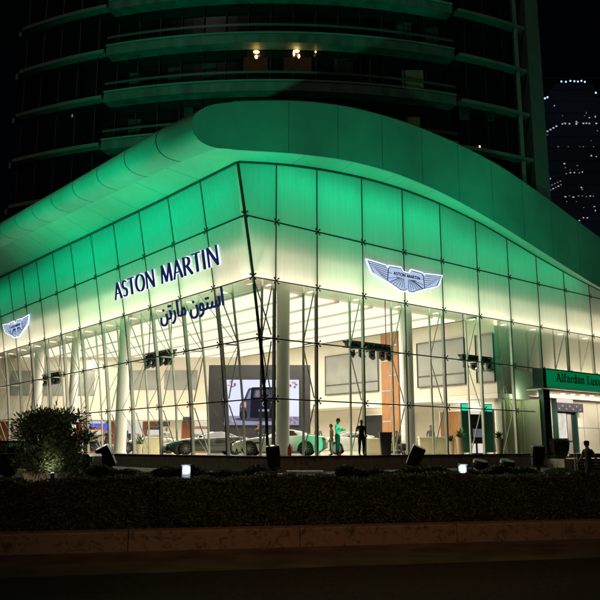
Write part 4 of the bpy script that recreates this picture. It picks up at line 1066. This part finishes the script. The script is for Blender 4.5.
mb = MB(); mb.box((.05, -.058, 1.25), (.7, .015, .5)); mb.build('screen_image', M['E_cityd'], t)
for i, (px, Y, wd) in enumerate(((466, 44.5, .55), (489, 45.6, .7))):
    t = thing('tinted_partition', ('narrow', 'wide')[i] + ' upright partition with green floodlight painted in teal, ' + ('left', 'right') [i] + ' of the dark upright screen', 'partition', floor_at(px, Y), R(25))
    mb = MB(); mb.box((0, 0, 1.55), (wd, .12, 2.9), bev=.02); mb.build('panel', M['teal'], t)  # teal colour stands in for green floodlight on the panel
    mb = MB(); mb.box((0, -.075, 2.75), (wd * .9, .02, .4)); mb.build('glow_strip', M['E_teal'], t)  # painted glow of the same floodlight, no lamp here

# ------------------------------------------------------------------ floodlights and outdoor things
def floodlight(px, Y, label, tilt, aim, power, lean_x=0, first=[None], wide=66):
    p = at(px, 470, Y); base = (p.x, Y, TZ)
    t = thing('floodlight', label, 'floodlight', base, 0, 'large floodlights in front of the facade', world=True)
    d = (Vector(aim) - Vector((p.x, Y, TZ + .7))).normalized()
    up = Vector((math.sin(lean_x), -math.sin(tilt), math.cos(lean_x) * math.cos(tilt))).normalized()
    c = Vector((p.x, Y, TZ + .68)); sd = up.cross(Vector((0, 1, 0))).normalized(); fw = up.cross(sd)
    mb = MB(); rings = []
    for u, a, b in ((-.42, .16, .14), (-.38, .23, .2), (.1, .27, .24), (.40, .27, .24), (.46, .25, .22)):
        rings.append([c + up * u + sd * x * a + fw * y * b for x, y in ((-1, -.7), (-.7, -1), (.7, -1), (1, -.7), (1, .7), (.7, 1), (-.7, 1), (-1, .7))])
    mb.loft(rings, cap=True)
    for k in range(-3, 4): mb.bar(c + sd * .07 * k - up * .34 - fw * .20, c + sd * .07 * k + up * .05 - fw * .245, .02, .04, up=fw)
    mb.build('lamp_housing', M['black'], t)
    mb = MB(); mb.tube([c - sd * .3, Vector((base[0] - .3, Y, TZ + .25)), Vector((base[0], Y, TZ + .2)), Vector((base[0] + .3, Y, TZ + .25)), c + sd * .3], .03, 6)
    mb.lathe((base[0], Y, TZ), [(.08, .03), (.08, .22)], 10); mb.build('yoke', M['blackm'], t)
    mb = MB(); mb.box((base[0], Y, TZ + .02), (.85, .5, .04), bev=.01); mb.build('base_plate', M['utility'], t)
    mb = MB(); mb.poly([c + up * .463 + sd * x * .22 + fw * y * .19 for x, y in ((-1, -.7), (-.7, -1), (.7, -1), (1, -.7), (1, .7), (.7, 1), (-.7, 1), (-1, .7))]); mb.build('lens', M['carlamp'], t)
    lamp('SPOT', 'green_beam', c + up * .52, power, (.0, 1., .41), t, aim, .55, spot=R(wide), blend=.9)
    return t
GP = 4000
floodlight(273.5, 30.0, 'black floodlight standing at the corner beside the cream cabinet', R(8), W(-2.2, -1.0, 14), GP * .9, -.1, wide=44)
floodlight(415.5, 31.0, 'tilted black floodlight below the winged emblem', R(12), W(9, 0, 15), GP, .42)
floodlight(538.5, 33.0, 'black floodlight beside the clipped shrub near the entrance', R(10), W(19, 0, 14.5), GP * .8, .05)
floodlight(106, 30.0, 'tilted black floodlight just right of the parked dark SUV', R(14), W(-1.5, 10, 14.5), GP, -.45)
floodlight(15, 36.0, 'black floodlight behind the parked dark SUV at the left edge', R(14), W(-2, 24, 15), GP * .9, -.2)
def par(px, label):
    Y = 32.5; p = at(px, 466, Y); t = thing('round_floodlight', label, 'floodlight', (p.x, Y, TZ), 0, 'round floodlights on the terrace')
    mb = MB(); d = Vector((.15, -.25, .95)).normalized(); c = Vector((0, 0, .32)); mb.tube([c - d * .2, c - d * .12, c + d * .08, c + d * .2, c + d * .21], [.14, .27, .33, .30, .25], 16); mb.build('lamp_housing', M['black'], t, smooth=False)
    mb = MB(); mb.box((0, 0, .02), (.5, .4, .04)); mb.tube([(-.34, 0, .04), (-.34, 0, .32)], .025, 6); mb.tube([(.34, 0, .04), (.34, 0, .32)], .025, 6); mb.build('bracket', M['blackm'], t)
par(480, 'round black floodlight right of the lit bollard'); par(507, 'round black floodlight left of the tall box floodlight')
t = thing('utility_cabinet', 'low cream utility cabinet behind the hedge below the corner', 'cabinet', (*at(305, 470, 20).to_2d(), .5))
mb = MB(); mb.box((0, 0, .24), (.92, .5, .48), bev=.015); mb.build('cabinet_body', M['utility'], t)
mb = MB(); mb.box((0, -.02, .50), (.98, .58, .04), bev=.01); mb.build('cabinet_lid', M['utility'], t)
mb = MB(); mb.box((.02, -.262, .36), (.05, .02, .07)); mb.build('lock', M['black'], t)
def bollard(px, Y, label):
    p = at(px, 470, Y); t = thing('bollard_light', label, 'bollard light', (p.x, Y, .5), 0, 'lit bollards behind the hedge')
    mb = MB(); mb.box((0, .05, .38), (.18, .05, .76), bev=.008); mb.box((0, 0, .775), (.18, .15, .035), bev=.008); mb.build('post', M['blackm'], t)
    mb = MB(); mb.box((0, .005, .67), (.105, .03, .15), bev=.005); mb.build('lens', M['E_boll'], t)
    lamp('POINT', 'bollard_glow', (0, -.12, .68), 45, (.66, .76, 1), t, size=.04)
bollard(186, 15.4, 'lit white bollard light on the left, in front of the plinth'); bollard(463, 16.0, 'lit white bollard light on the right, beside the round floodlight')
# clipped shrub in a pot on the plinth edge
p = at(557.5, 455, 43); t = thing('clipped_shrub', 'dark green clipped block shrub beside the portal post', 'shrub', tuple(W(21.5, -.85, .921)))
mb = MB(); mb.loft([[Vector((sx * r, sy * r, z)) for sx, sy in ((-1, -.6), (-.6, -1), (.6, -1), (1, -.6), (1, .6), (.6, 1), (-.6, 1), (-1, .6))] for r, z in ((.35, 0), (.40, .3))], cap=True); mb.build('pot', M['tealdk'], t)
mb = MB()
for i in range(5200):
    u, v = rnd.uniform(-1, 1), rnd.uniform(-1, 1); z = rnd.uniform(.15, 1.22); r = .44 + .14 * min(1, (z - .1) / .8) - (.12 * max(0, (z - 1.0) / .22) ** 2)
    f_ = rnd.choice(((u, -1), (1, u), (-1, u), (u, 1), None))
    x, y = (f_[0] * r * .98, f_[1] * r * .98) if f_ else (u * r, v * r)
    if f_ is None: z = 1.19 + rnd.uniform(0, .04)
    n_ = Vector((rnd.gauss(0, 1), rnd.gauss(0, 1), rnd.gauss(0, 1))).normalized(); a = n_.orthogonal().normalized() * .028; b = n_.cross(a).normalized() * .016; c = Vector((x, y, z)) + n_ * rnd.uniform(0, .02)
    mb.add([c - a, c - b, c + a, c + b], [(0, 1, 2, 3)])
t.scale = (.86, .86, .98); mb.build('foliage', M['leaf'], t, recalc=False)
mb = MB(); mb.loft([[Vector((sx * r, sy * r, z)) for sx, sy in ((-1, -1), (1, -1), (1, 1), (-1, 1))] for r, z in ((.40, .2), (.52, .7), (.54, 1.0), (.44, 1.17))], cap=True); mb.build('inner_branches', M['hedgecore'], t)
# louvred panel fence at the entrance walk
p0, p1 = at(579, 470, 29.5), at(640, 470, 29.5)
t = thing('louvre_fence', 'dark louvred metal fence behind the walking person', 'fence', (p0.x, 29.5, .15), world=True)
mb = MB()
for i in range(9): 
    z = .3 + i * .115; mb.hexa([Vector((p0.x, 29.5, z)), Vector((p1.x, 29.5, z)), Vector((p1.x, 29.56, z + .05)), Vector((p0.x, 29.56, z + .05)), Vector((p0.x, 29.5, z + .02)), Vector((p1.x, 29.5, z + .02)), Vector((p1.x, 29.56, z + .07)), Vector((p0.x, 29.56, z + .07))])
mb.build('louvre_panel', M['blackm'], t)
for x in (p0.x, p0.x + 1.15, p0.x + 2.3): mb = MB(); mb.box((x, 29.53, .75), (.07, .09, 1.2)); mb.build('post', M['clamp'], t)
t = thing('handrail', 'thin steel handrail post at the end of the plinth', 'handrail', (*at(575.5, 470, 31).to_2d(), .15))
mb = MB(); mb.tube([(0, 0, 0), (0, 0, 1.35)], .03, 8); mb.build('rail', M['steel'], t)

# ------------------------------------------------------------------ hedges
def hedge(label, a0, a1, b0, b1, z0, z1, n, wob=.035):
    mb = MB(); ph = rnd.uniform(0, 6)
    def top(a): return z1 + wob * (math.sin(a * 2.1 + ph) + .6 * math.sin(a * 5.3 + ph * 2) + .5 * math.sin(a * 11.7))
    def frt(a, z): return b0 + .05 * math.sin(a * 3.3 + z * 4 + ph) + .03 * math.sin(a * 9 + z * 7)
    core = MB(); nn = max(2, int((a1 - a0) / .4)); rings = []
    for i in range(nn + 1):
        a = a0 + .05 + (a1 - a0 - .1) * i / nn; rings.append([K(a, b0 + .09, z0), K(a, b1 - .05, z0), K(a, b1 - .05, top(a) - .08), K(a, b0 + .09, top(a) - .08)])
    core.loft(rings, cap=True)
    for i in range(n):
        a = rnd.uniform(a0, a1); r = rnd.random()
        if r < .68: z = z0 + (top(a) - z0) * rnd.random() ** .9; b = frt(a, z) + abs(rnd.gauss(0, .035)); nd = Vector((0, -1, .25))
        elif r < .95: b = rnd.uniform(b0, b1); z = top(a) + rnd.gauss(-.01, .022); nd = Vector((0, -.2, 1))
        else: a = rnd.choice((a0, a1)) + rnd.gauss(0, .03); z = rnd.uniform(z0, z1); b = rnd.uniform(b0, b1); nd = Vector((0, 0, 0))
        n_ = (nd + Vector((rnd.gauss(0, .6), rnd.gauss(0, .6), rnd.gauss(0, .6)))).normalized(); u = n_.orthogonal().normalized(); u.rotate(Matrix.Rotation(rnd.uniform(0, 6.28), 3, n_)); v = n_.cross(u)
        L_ = rnd.uniform(.022, .046); c = K(a, b, z); mb.add([c - u * L_, c - v * L_ * .45, c + u * L_, c + v * L_ * .45], [(0, 1, 2, 3)])
    t = thing('hedge', label, 'hedge', K((a0 + a1) / 2, b0, z0), world=True, group='clipped hedges along the kerb')
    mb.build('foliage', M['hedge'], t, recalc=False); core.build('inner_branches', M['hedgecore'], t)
hedge('long clipped hedge stretching right along the kerb', -2.30, 17, .55, 1.5, .30, 1.10, 95000)
hedge('clipped hedge on the left in front of the bushy tree', -12, -2.42, .42, 1.4, .30, 1.10, 44000)
def shrub_row(label, x0, x1, Y, hh, n):
    t = thing('shrub_row', label, 'shrubs', ((x0 + x1) / 2, Y, TZ), world=True, group='low shrub rows on the terrace')
    mb = MB(); c1 = MB(); ph = rnd.uniform(0, 6)
    def top(x): return TZ + hh * (.72 + .17 * math.sin(x * 2.3 + ph) + .11 * math.sin(x * 6.1 + ph))
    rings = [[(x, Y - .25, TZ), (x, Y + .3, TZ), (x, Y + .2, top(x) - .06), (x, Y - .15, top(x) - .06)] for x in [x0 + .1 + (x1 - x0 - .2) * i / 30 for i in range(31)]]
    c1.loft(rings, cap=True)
    for i in range(n):
        x = rnd.uniform(x0, x1); z = TZ + (top(x) - TZ) * rnd.random() ** .5; y = Y + rnd.uniform(-.34, .34)
        n_ = Vector((rnd.gauss(0, 1), rnd.gauss(0, 1), rnd.gauss(0, 1))).normalized(); u = n_.orthogonal().normalized() * .05; v = n_.cross(u).normalized() * .024; c = Vector((x, y, z)); mb.add([c - u, c - v, c + u, c + v], [(0, 1, 2, 3)])
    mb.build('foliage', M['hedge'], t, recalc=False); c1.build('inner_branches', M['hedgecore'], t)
shrub_row('low dark shrub row left of the corner floodlight', at(72, 470, 25).x, at(268, 470, 25).x, 25, .52, 9000)
shrub_row('low dark shrub row between the tilted floodlight and the entrance', at(335, 470, 26).x, at(566, 470, 26).x, 26, .50, 10000)

# bushy tree in a planter
tx, ty = at(46.5, 470, 20.5).x, 20.5
t = thing('planter_tree', 'bushy feathery tree in a stone planter in front of the dark SUV', 'tree', (tx, ty, TZ), world=True)
mb = MB(); mb.loft([[Vector((tx + sx * r, ty + sy * r, z)) for sx, sy in ((-1, -1), (1, -1), (1, 1), (-1, 1))] for r, z in ((.36, TZ), (.46, TZ + .36), (.48, TZ + .40), (.41, TZ + .40), (.40, TZ + .33))], cap=True); mb.build('planter', M['plinth'], t)
mb = MB(); mb.tube([(tx, ty, TZ + .3), (tx + .04, ty, TZ + .8), (tx - .02, ty, TZ + 1.25), (tx + .06, ty, TZ + 1.75)], [.075, .06, .045, .02], 8)
limbs = []
for i in range(36):
    z = TZ + rnd.uniform(.42, 1.75); a = rnd.uniform(0, 6.28); L_ = rnd.uniform(.45, 1.2) * (1.15 - .55 * abs((z - TZ - .85)))
    e = Vector((tx + math.cos(a) * L_, ty + math.sin(a) * L_ * .9, z + rnd.uniform(-.1, .3))); s0 = Vector((tx, ty, z - .08)); m_ = s0.lerp(e, .5) + Vector((0, 0, .08))
    mb.tube([s0, m_, e], [.022, .014, .005], 5); limbs += [m_, e, e.lerp(m_, .5)]
limbs += [Vector((tx + .05, ty, TZ + 1.85)), Vector((tx + .22, ty, TZ + 1.95)), Vector((tx - .15, ty, TZ + 1.8))]
mb.build('trunk', M['bark'], t)
mb = MB()
for c in limbs:
    for i in range(120):      # feathery sprays: short twigs carrying narrow leaves
        d = Vector((rnd.gauss(0, 1), rnd.gauss(0, 1), rnd.gauss(.15, .8))).normalized(); o_ = c + d * rnd.uniform(.02, .30)
        sd = d.orthogonal().normalized(); sd.rotate(Matrix.Rotation(rnd.uniform(0, 6.28), 3, d)); L_ = rnd.uniform(.09, .17)
        mb.add([o_, o_ + d * L_ * .5 + sd * .02, o_ + d * L_, o_ + d * L_ * .5 - sd * .02], [(0, 1, 2, 3)])
mb.build('crown', M['leaf'], t, recalc=False)

t = thing('spike_light', 'small white garden spike light at the foot of the bushy tree', 'garden light', (tx + .42, ty - .75, TZ))
mb = MB(); mb.tube([(0, 0, 0), (0, 0, .3)], .02, 6); mb.tube([(0, 0, .28), (-.03, .06, .40)], [.05, .06], 10); mb.build('spike', M['blackm'], t)
mb = MB(); mb.tube([(-.031, .062, .402), (-.033, .066, .41)], .05, 10); mb.build('lens', M['E_boll'], t)
lamp('SPOT', 'spike_beam', (-.05, .1, .45), 26, (1., .93, .78), t, (-.4, .7, 1.2), .05, spot=R(120), blend=.8)
lamp('SPOT', 'street_glow', (-9, 8, 7), 900, (1., .74, .5), None, (tx, ty, 1.5), .2, spot=R(16), blend=.8)
# dark boxy SUV parked at the left
sx0 = at(-24, 460, 27).x; sx1 = at(96, 460, 27).x; gz = TZ
suv = thing('parked_suv', 'dark boxy off-road car parked behind the bushy tree', 'car', ((sx0 + sx1) / 2, 27, gz), 0)
Ls = (sx1 - sx0); sz = 1.0
def prism(mb, poly, y0, y1, ins=0., m=0):
    n = len(poly); mb.add([(x, y0, z) for x, z in poly] + [(x, y1, z) for x, z in poly], [tuple(range(n)), tuple(range(2 * n - 1, n - 1, -1))] + [(i, (i + 1) % n, n + (i + 1) % n, n + i) for i in range(n)], m)
hL = Ls / 2
lower = [(-hL, .42), (-hL, .78), (-hL + .1, .84), (hL - 1.25, .86), (hL - .05, .84), (hL, .76), (hL, .40), (hL - .35, .38), (hL - .45, .62), (hL - .65, .74), (hL - .95, .74), (hL - 1.15, .62), (hL - 1.25, .34), (-hL + 1.35, .34), (-hL + 1.25, .62), (-hL + 1.05, .74), (-hL + .75, .74), (-hL + .55, .62), (-hL + .45, .38)]
mb = MB(); prism(mb, lower, -.82, .82); suvb = mb.build('car_body', M['jeepp'], suv)
mb = MB()
cab = [(-hL + .05, .86), (-hL + .15, 1.27), (hL - 1.65, 1.27), (hL - 1.3, .86)]
for x0, x1 in ((-hL + .1, -hL + .15), (-hL + 1.3, -hL + 1.37), (hL - 2.35, hL - 2.28)):
    for y in (-.76, .76): mb.bar((x0, y, .85), (x1, y * .93, 1.24), .07, .06)
for y in (-.76, .76): mb.bar((hL - 1.3, y, .85), (hL - 1.65, y * .93, 1.24), .07, .06)
mb.build('pillars', M['clamp'], suv); mb = MB()
mb.box((-.75 + .0, 0, 1.265), (Ls - 1.65, 1.46, .07), bev=.025); mb.build('roof', M['jeepp'], suv)
mb = MB()
for y in (-.74, .74): mb.poly([(-hL + .1, y, .86), (-hL + .18, y * .94, 1.23), (hL - 1.68, y * .94, 1.23), (hL - 1.34, y, .86)])
mb.poly([(hL - 1.34, -.72, .87), (hL - 1.34, .72, .87), (hL - 1.67, .68, 1.23), (hL - 1.67, -.68, 1.23)])
mb.build('car_window', glass('suv_glass', (.25, .32, .27), .08), suv, recalc=False)
mb = MB()
for xc in (hL - .8, -hL + .9):
    q = [(xc + .46 * math.cos(R(a)), .36 + .46 * math.sin(R(a))) for a in range(10, 171, 16)]
    for (a, b), (c, d) in zip(q, q[1:]): mb.bar((a, -.87, b), (c, -.87, d), .13, .035, up=(0, 1, 0)); mb.bar((a, .87, b), (c, .87, d), .13, .035, up=(0, 1, 0))
mb.build('fender', M['black'], suv)
for xc in (hL - .8, -hL + .9):
    for y in (-.74, .74):
        mb = MB(); mb.lathe((xc, y, .36), [(.34, -.11), (.36, -.06), (.36, .06), (.34, .11), (.2, .112), (.2, -.112)], 20, 'Y'); wh = mb.build('wheel', M['rubber'], suv)
        mb = MB(); mb.lathe((xc, y, .36), [(.1, -.13), (.2, -.118), (.2, .118), (.1, .13)], 14, 'Y'); mb.build('rim', M['rim'], wh)
mb = MB(); mb.box((hL - 1.0, -.86, 1.0), (.12, .14, .16), bev=.03); mb.build('door_mirror', M['black'], suv)
mb = MB(); mb.lathe((hL + .02, -.55, .66), [(.09, -.01), (.10, 0), (.09, .02)], 12, 'X'); mb.build('headlight', M['carlamp'], suv)

# ------------------------------------------------------------------ curved tower behind
TXC, TYC, TR = -2.5, 107.8, 49.8
def arcp(x, r_off=0.): # point on the facade arc above a given x
    r = TR + r_off; a = math.asin(max(-1, min(1, (x - TXC) / TR))); return TXC + r * math.sin(a), TYC - r * math.cos(a)
tower = thing('curved_tower', 'dark curved office tower with green lit floor bands behind the showroom', 'building', (TXC, 60, 12.2), world=True)
FL = [9.7 + 4.43 * i for i in range(9)]
xs = [-26.3 + i * (47.5 / 48) for i in range(49)]
mb = MB(); rings = []
for z in (12.2, 52): rings.append([Vector((*arcp(x, -.6), z)) for x in xs] + [Vector((21.2, 100, z)), Vector((-26.3, 100, z))])
mb.loft(rings, cap=True); mb.build('glass_wall', M['towerglass'], tower)
BX0, BX1 = -16.9, 13.5
for z in FL:
    if z < 14: continue
    mb = MB(); r0 = [[Vector((*arcp(x, o), zz)) for o, zz in ((-.55, z - .20), (.25, z - .20), (.25, z + .12), (-.55, z + .12))] for x in xs if x <= BX0 - .1]
    mb.loft(r0, cap=True); r0[0]
    a = Vector((*arcp(-26.6, .25), z - .1)); mb.box(a + Vector((0, .3, -.3)), (.22, .4, .55)); mb.build('floor_ledge', M['towerslab'], tower)
    mb = MB(); r0 = [[Vector((*arcp(x, o), zz)) for o, zz in ((-.55, z - .20), (.3, z - .20), (.3, z + .12), (-.55, z + .12))] for x in xs if x >= BX1 + .1]
    mb.loft(r0, cap=True); mb.build('floor_ledge', M['towerslab'], tower)
    bx = [BX0 + i * (BX1 - BX0) / 30 for i in range(31)]
    mb = MB(); mb.loft([[Vector((*arcp(x, o), zz)) for o, zz in ((-.5, z - .85), (.7, z - .85), (.7, z - .06), (-.5, z - .06))] for x in bx], cap=True); mb.build('balcony_band', M['towerband'], tower)
    mb = MB(); mb.loft([[Vector((*arcp(x, o), zz)) for o, zz in ((.55, z + .0), (.80, z + .0), (.80, z + .14), (.55, z + .14))] for x in bx], cap=True); mb.build('floor_ledge', M['towerslab'], tower)
    mb = MB(); mb.loft([[Vector((*arcp(x, o), zz)) for o, zz in ((.55, z + .80), (.62, z + .80), (.62, z + 1.0), (.55, z + 1.0))] for x in bx], cap=True)
    mb.build('balcony_rail', M['towerrail'], tower)
for i in range(0, 49, 2):
    x, y = arcp(xs[i], -.5); mb = MB(); mb.box((x, y, 32.2), (.09, .22, 39.6)); mb.build('facade_fin', M['towermull'], tower)
mb = MB(); mb.hexa([Vector(q) for q in ((21.35, 63.3, 12.2), (22.9, 64.2, 12.2), (22.9, 70, 12.2), (21.35, 70, 12.2), (21.35, 63.3, 55), (22.9, 64.2, 55), (22.9, 70, 55), (21.35, 70, 55))]); mb.build('pier', M['towerslab'], tower)
mb = MB(); x, y = arcp(20.3, .1); mb.box((x, y + .2, 32.5), (.35, .6, 40.4)); mb.build('pier', M['towerslab'], tower)
def tower_box(px, py, wpx, hpx, m, name, off=-.45):
    p = at(px, py, 58); x, y = arcp(p.x, off); mb = MB(); mb.box((x, y, p.z), (wpx * 59 / 737, .06, hpx * 59 / 737)); mb.build(name, M[m], tower)
tower_box(415, 68, 29, 22, 'curtain', 'curtain'); tower_box(419, 118, 14, 26, 'curtain', 'curtain')
for px, py, wd, hh in ((128, 70, 12, 20), (172, 70, 16, 22), (208, 68, 14, 22), (128, 118, 14, 20), (186, 112, 10, 22), (345, 62, 20, 20), (438, 20, 16, 22), (408, 20, 18, 24), (505, 90, 12, 18), (475, 95, 14, 16)):
    tower_box(px, py, wd, hh, 'dimcurtain', 'curtain', -.48)
tower_box(255, 62, 26, 18, 'E_room', 'lit_window', -.5); tower_box(298, 62, 30, 18, 'E_room', 'lit_window', -.5)
for px, py, wd, hh in ((256, 50, 7, 1.6), (256, 55, 3.5, 4), (294, 51, 2.2, 7), (299, 54, 2.6, 5), (297, 49, 6, 1.5), (316, 49, 2, 2.2), (372, 64, .9, 26)):
    if px < 360:
        p = at(px, py, 58); x, y = arcp(p.x, -.3); r = wd * 59 / 737 / 2; h_ = hh * 59 / 737 / 2; mb = MB()
        mb.lathe((x, y, p.z), [(r * .3, -h_), (r * .85, -h_ * .6), (r, 0), (r * .8, h_ * .6), (r * .3, h_)], 12); mb.build('lamp', M['E_warm'], tower, smooth=True)
    else: tower_box(px, py, wd, hh, 'E_room', 'lamp', -.38)
for px, py in ((493, 128), (463, 131), (57, 96), (462, 132)): tower_box(px, py, 1.4, 3.5, 'E_warm' if px > 480 else 'E_cityd', 'lamp', -.4)

# distant skyscraper with office lights
FY = 250.
def fp(px, py): return at(px, py, FY)
a, b = fp(536, 446), fp(585, 82); c = fp(640, 90)
far = thing('distant_skyscraper', 'distant dark skyscraper with scattered white and blue lights on the right', 'building', (fp(575, 446).x, FY, 0), world=True)
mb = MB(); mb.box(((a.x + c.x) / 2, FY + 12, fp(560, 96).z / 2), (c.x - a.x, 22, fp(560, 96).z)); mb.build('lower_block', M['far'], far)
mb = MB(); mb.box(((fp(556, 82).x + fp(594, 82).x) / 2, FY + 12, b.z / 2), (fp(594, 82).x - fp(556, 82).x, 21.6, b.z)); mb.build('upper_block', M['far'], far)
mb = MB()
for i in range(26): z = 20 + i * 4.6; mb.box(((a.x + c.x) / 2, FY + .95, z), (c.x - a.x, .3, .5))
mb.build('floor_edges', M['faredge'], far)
lights = []
for px in (562, 566.5, 571, 575, 578.5, 582, 585.5): lights.append((px, 80.5 + .6 * math.sin(px), 1.9, 1.9, 'E_cityb'))
for px, py in ((540.5, 97), (545.5, 97.6), (548, 96.5), (596.5, 92)): lights.append((px, py, 1.9, 2.1, 'E_cityb'))
for i in range(6): lights.append((542 + i * 3, 134 - i * 1.7, 2.3, 1.6, 'E_city'))
for px in (563, 566, 570, 577, 584, 587, 590, 597): lights.append((px, 128.4 - .01 * px + rnd.uniform(-.6, .6), 2.0, 1.6, 'E_city'))
for px, py in ((555, 105), (587, 112), (596, 116), (577, 121), (590, 117), (598, 130), (597, 156), (592, 155), (565, 163), (578, 165), (566, 167), (571, 172), (575, 172), (580, 172), (583, 171.5), (567, 173), (582, 187), (583, 189), (595, 206), (596, 210), (551, 178)): lights.append((px, py, rnd.uniform(1, 2), rnd.uniform(1, 1.8), rnd.choice(['E_city', 'E_cityd', 'E_city'])))
for i in range(7): lights.append((546 + i * 2.6, 192 - i * 1.3, 1.9, 1.2, 'E_city' if i % 2 else 'E_cityd'))
for i in range(6): lights.append((547 + i * 2.8, 187 - i * 1.3, 1.9, 1.1, 'E_cityd'))
for px in (566, 570, 574, 579, 583, 587, 591, 594): lights.append((px, 196 + rnd.uniform(-.8, .8), rnd.uniform(1, 2.6), 1.2, rnd.choice(['E_city', 'E_cityd'])))
for px in (580, 584, 588, 572): lights.append((px, 220 + rnd.uniform(-3, 2), 1.6, 1.2, 'E_city'))
rl = random.Random(5)
while len(lights) < 99:
    lights.append((rl.uniform(541, 599), rl.choice((108, 115, 122, 134, 140, 146, 152, 159, 169, 176, 182, 201, 207, 213)), rl.uniform(.8, 1.6), rl.uniform(.7, 1.1), rl.choice(('E_cityd', 'E_cityd', 'E_cityw'))))
for px, py, wd, hh, m in lights[:99]:
    p = fp(px, py); mb = MB(); mb.box((p.x, FY + .6, p.z), (wd * .82 * FY / 737, .2, hh * .85 * FY / 737)); mb.build('lit_window', M[m], far)

# ------------------------------------------------------------------ lamps
sun = bpy.data.lights.new('moon_sun', 'SUN'); sun.energy = .06; sun.angle = R(.5); sun.color = (1, .9, .75)
so = bpy.data.objects.new('moon_sun', sun); col.objects.link(so); so.rotation_euler = (R(90) - SUN_EL, 0, math.pi - SUN_AZ)
# warm room light under the ceiling
for s, t, pw in ((5, 8, 1250), (11, 8, 1250), (5, 20, 1150), (11, 20, 1150), (5, 32, 900)):
    lamp('AREA', 'ceiling_lamp', W(s, t, CZ - .3), pw, (1., .90, .70), show, size=5, size_y=9, rot=(0, 0, RZ))
# unseen warm strips added to brighten the lower frosted row
lamp('AREA', 'warm_frost_fill', W(17, .55, 8.9), 520, (1., .88, .64), show, target=W(17, .2, 10.6), size=38, size_y=.2)
lamp('AREA', 'warm_frost_fill', LW(20, 8.9, -.55), 520, (1., .88, .64), show, target=LW(20, 10.6, -.3), size=38, size_y=.2)
lamp('AREA', 'inner_wall_fill', W(31.5, .5, 5.5), 330, (1., .88, .62), show, target=W(31.5, 1.5, 8.0), size=14, size_y=.3)  # unseen strip added to brighten the upper inner wall
# unseen green strips added to deepen and even the top frosted row
lamp('AREA', 'green_frost_fill', W(6.0, 1.7, 14.6), 160, (.0, 1., .41), show, target=W(6.0, .0, 12.4), size=13.0, size_y=.4)
lamp('AREA', 'green_frost_fill', W(20, 1.7, 13.5), 95, (.0, 1., .41), show, target=W(20, .0, 12.0), size=14, size_y=.4)
lamp('AREA', 'green_frost_fill', LW(19.6, 14.0, -1.6), 245, (.0, 1., .41), show, target=LW(19.6, 12.3, 0), size=37, size_y=.4)
# green spots added at roof height, without fixtures, to brighten the tower
for x, tx_, pw in ((-15, -12, 150), (-2, -6, 35), (25, 19, 430)):
    lamp('SPOT', 'tower_fill', (x, 44, 18.6), pw, (.0, 1., .42), show, (tx_, 60, 33), .2, spot=R(110), blend=.8)
# unseen green spots added to brighten the fascia and eave
for p, q, pw, an in (((-27, 23, .8), W(-4.9, 13, 15.6), 15000, 60), (K(-6, 2.6, .6), W(-4.8, 2, 15.2), 3600, 34), (K(4, 2.8, .6), W(4, -1, 17.2), 2900, 42), (K(15, 2.8, .6), W(19, -1, 15.5), 3300, 46)):
    lamp('SPOT', 'canopy_fill', p, pw, (.0, 1., .41), show, q, .2, spot=R(an), blend=1.)
# entrance downlights
for i in range(4): lamp('SPOT', 'downlight_beam', W(25.2 + i * 1.2, .9, 5.08), 230, (1, .9, .72), show, W(25.2 + i * 1.2, 1.4, 0), .1, spot=R(120), blend=.7)
lamp('AREA', 'portal_wall_fill', W(30, .6, 5.0), 210, (1, .88, .66), show, W(30, 2.4, 2.6), 15, .3)  # unseen strip added under the soffit to brighten the portal wall
lamp('POINT', 'bay_fill', W(19.8, .45, 4.7), 34, (.70, 1., .58), show, size=.2)  # point light added to brighten the curtained bay
lamp('POINT', 'lower_room_lamp', W(19.6, 5, 4.2), 160, (1, .92, .72), show, size=.3)
lamp('POINT', 'lower_room_lamp', W(19.6, 13, 4.2), 110, (1, .85, .65), show, size=.3)
for x in (-24, -15, -8): lamp('POINT', 'shop_lamp', (x, 67.6, 3.6), 130, (1, .85, .62), show, size=.3)
lamp('SPOT', 'green_spill', W(5.2, -4.0, 2.3), 1500, (.0, 1., .42), show, W(4.2, 1.2, 2.1), .1, spot=R(19), blend=.5)
lamp('SPOT', 'green_spill', W(-3.5, 9, 2.2), 420, (.0, 1., .42), show, W(1.5, 9, 1.95), .1, spot=R(16), blend=.5)
# sodium street lamp on the far side of the road, shining on the kerb
lamp('SPOT', 'street_lamp', (1, 2.0, 8.5), 760, (1., .56, .24), None, (1, 15.6, .2), .2, spot=R(64), blend=1.)
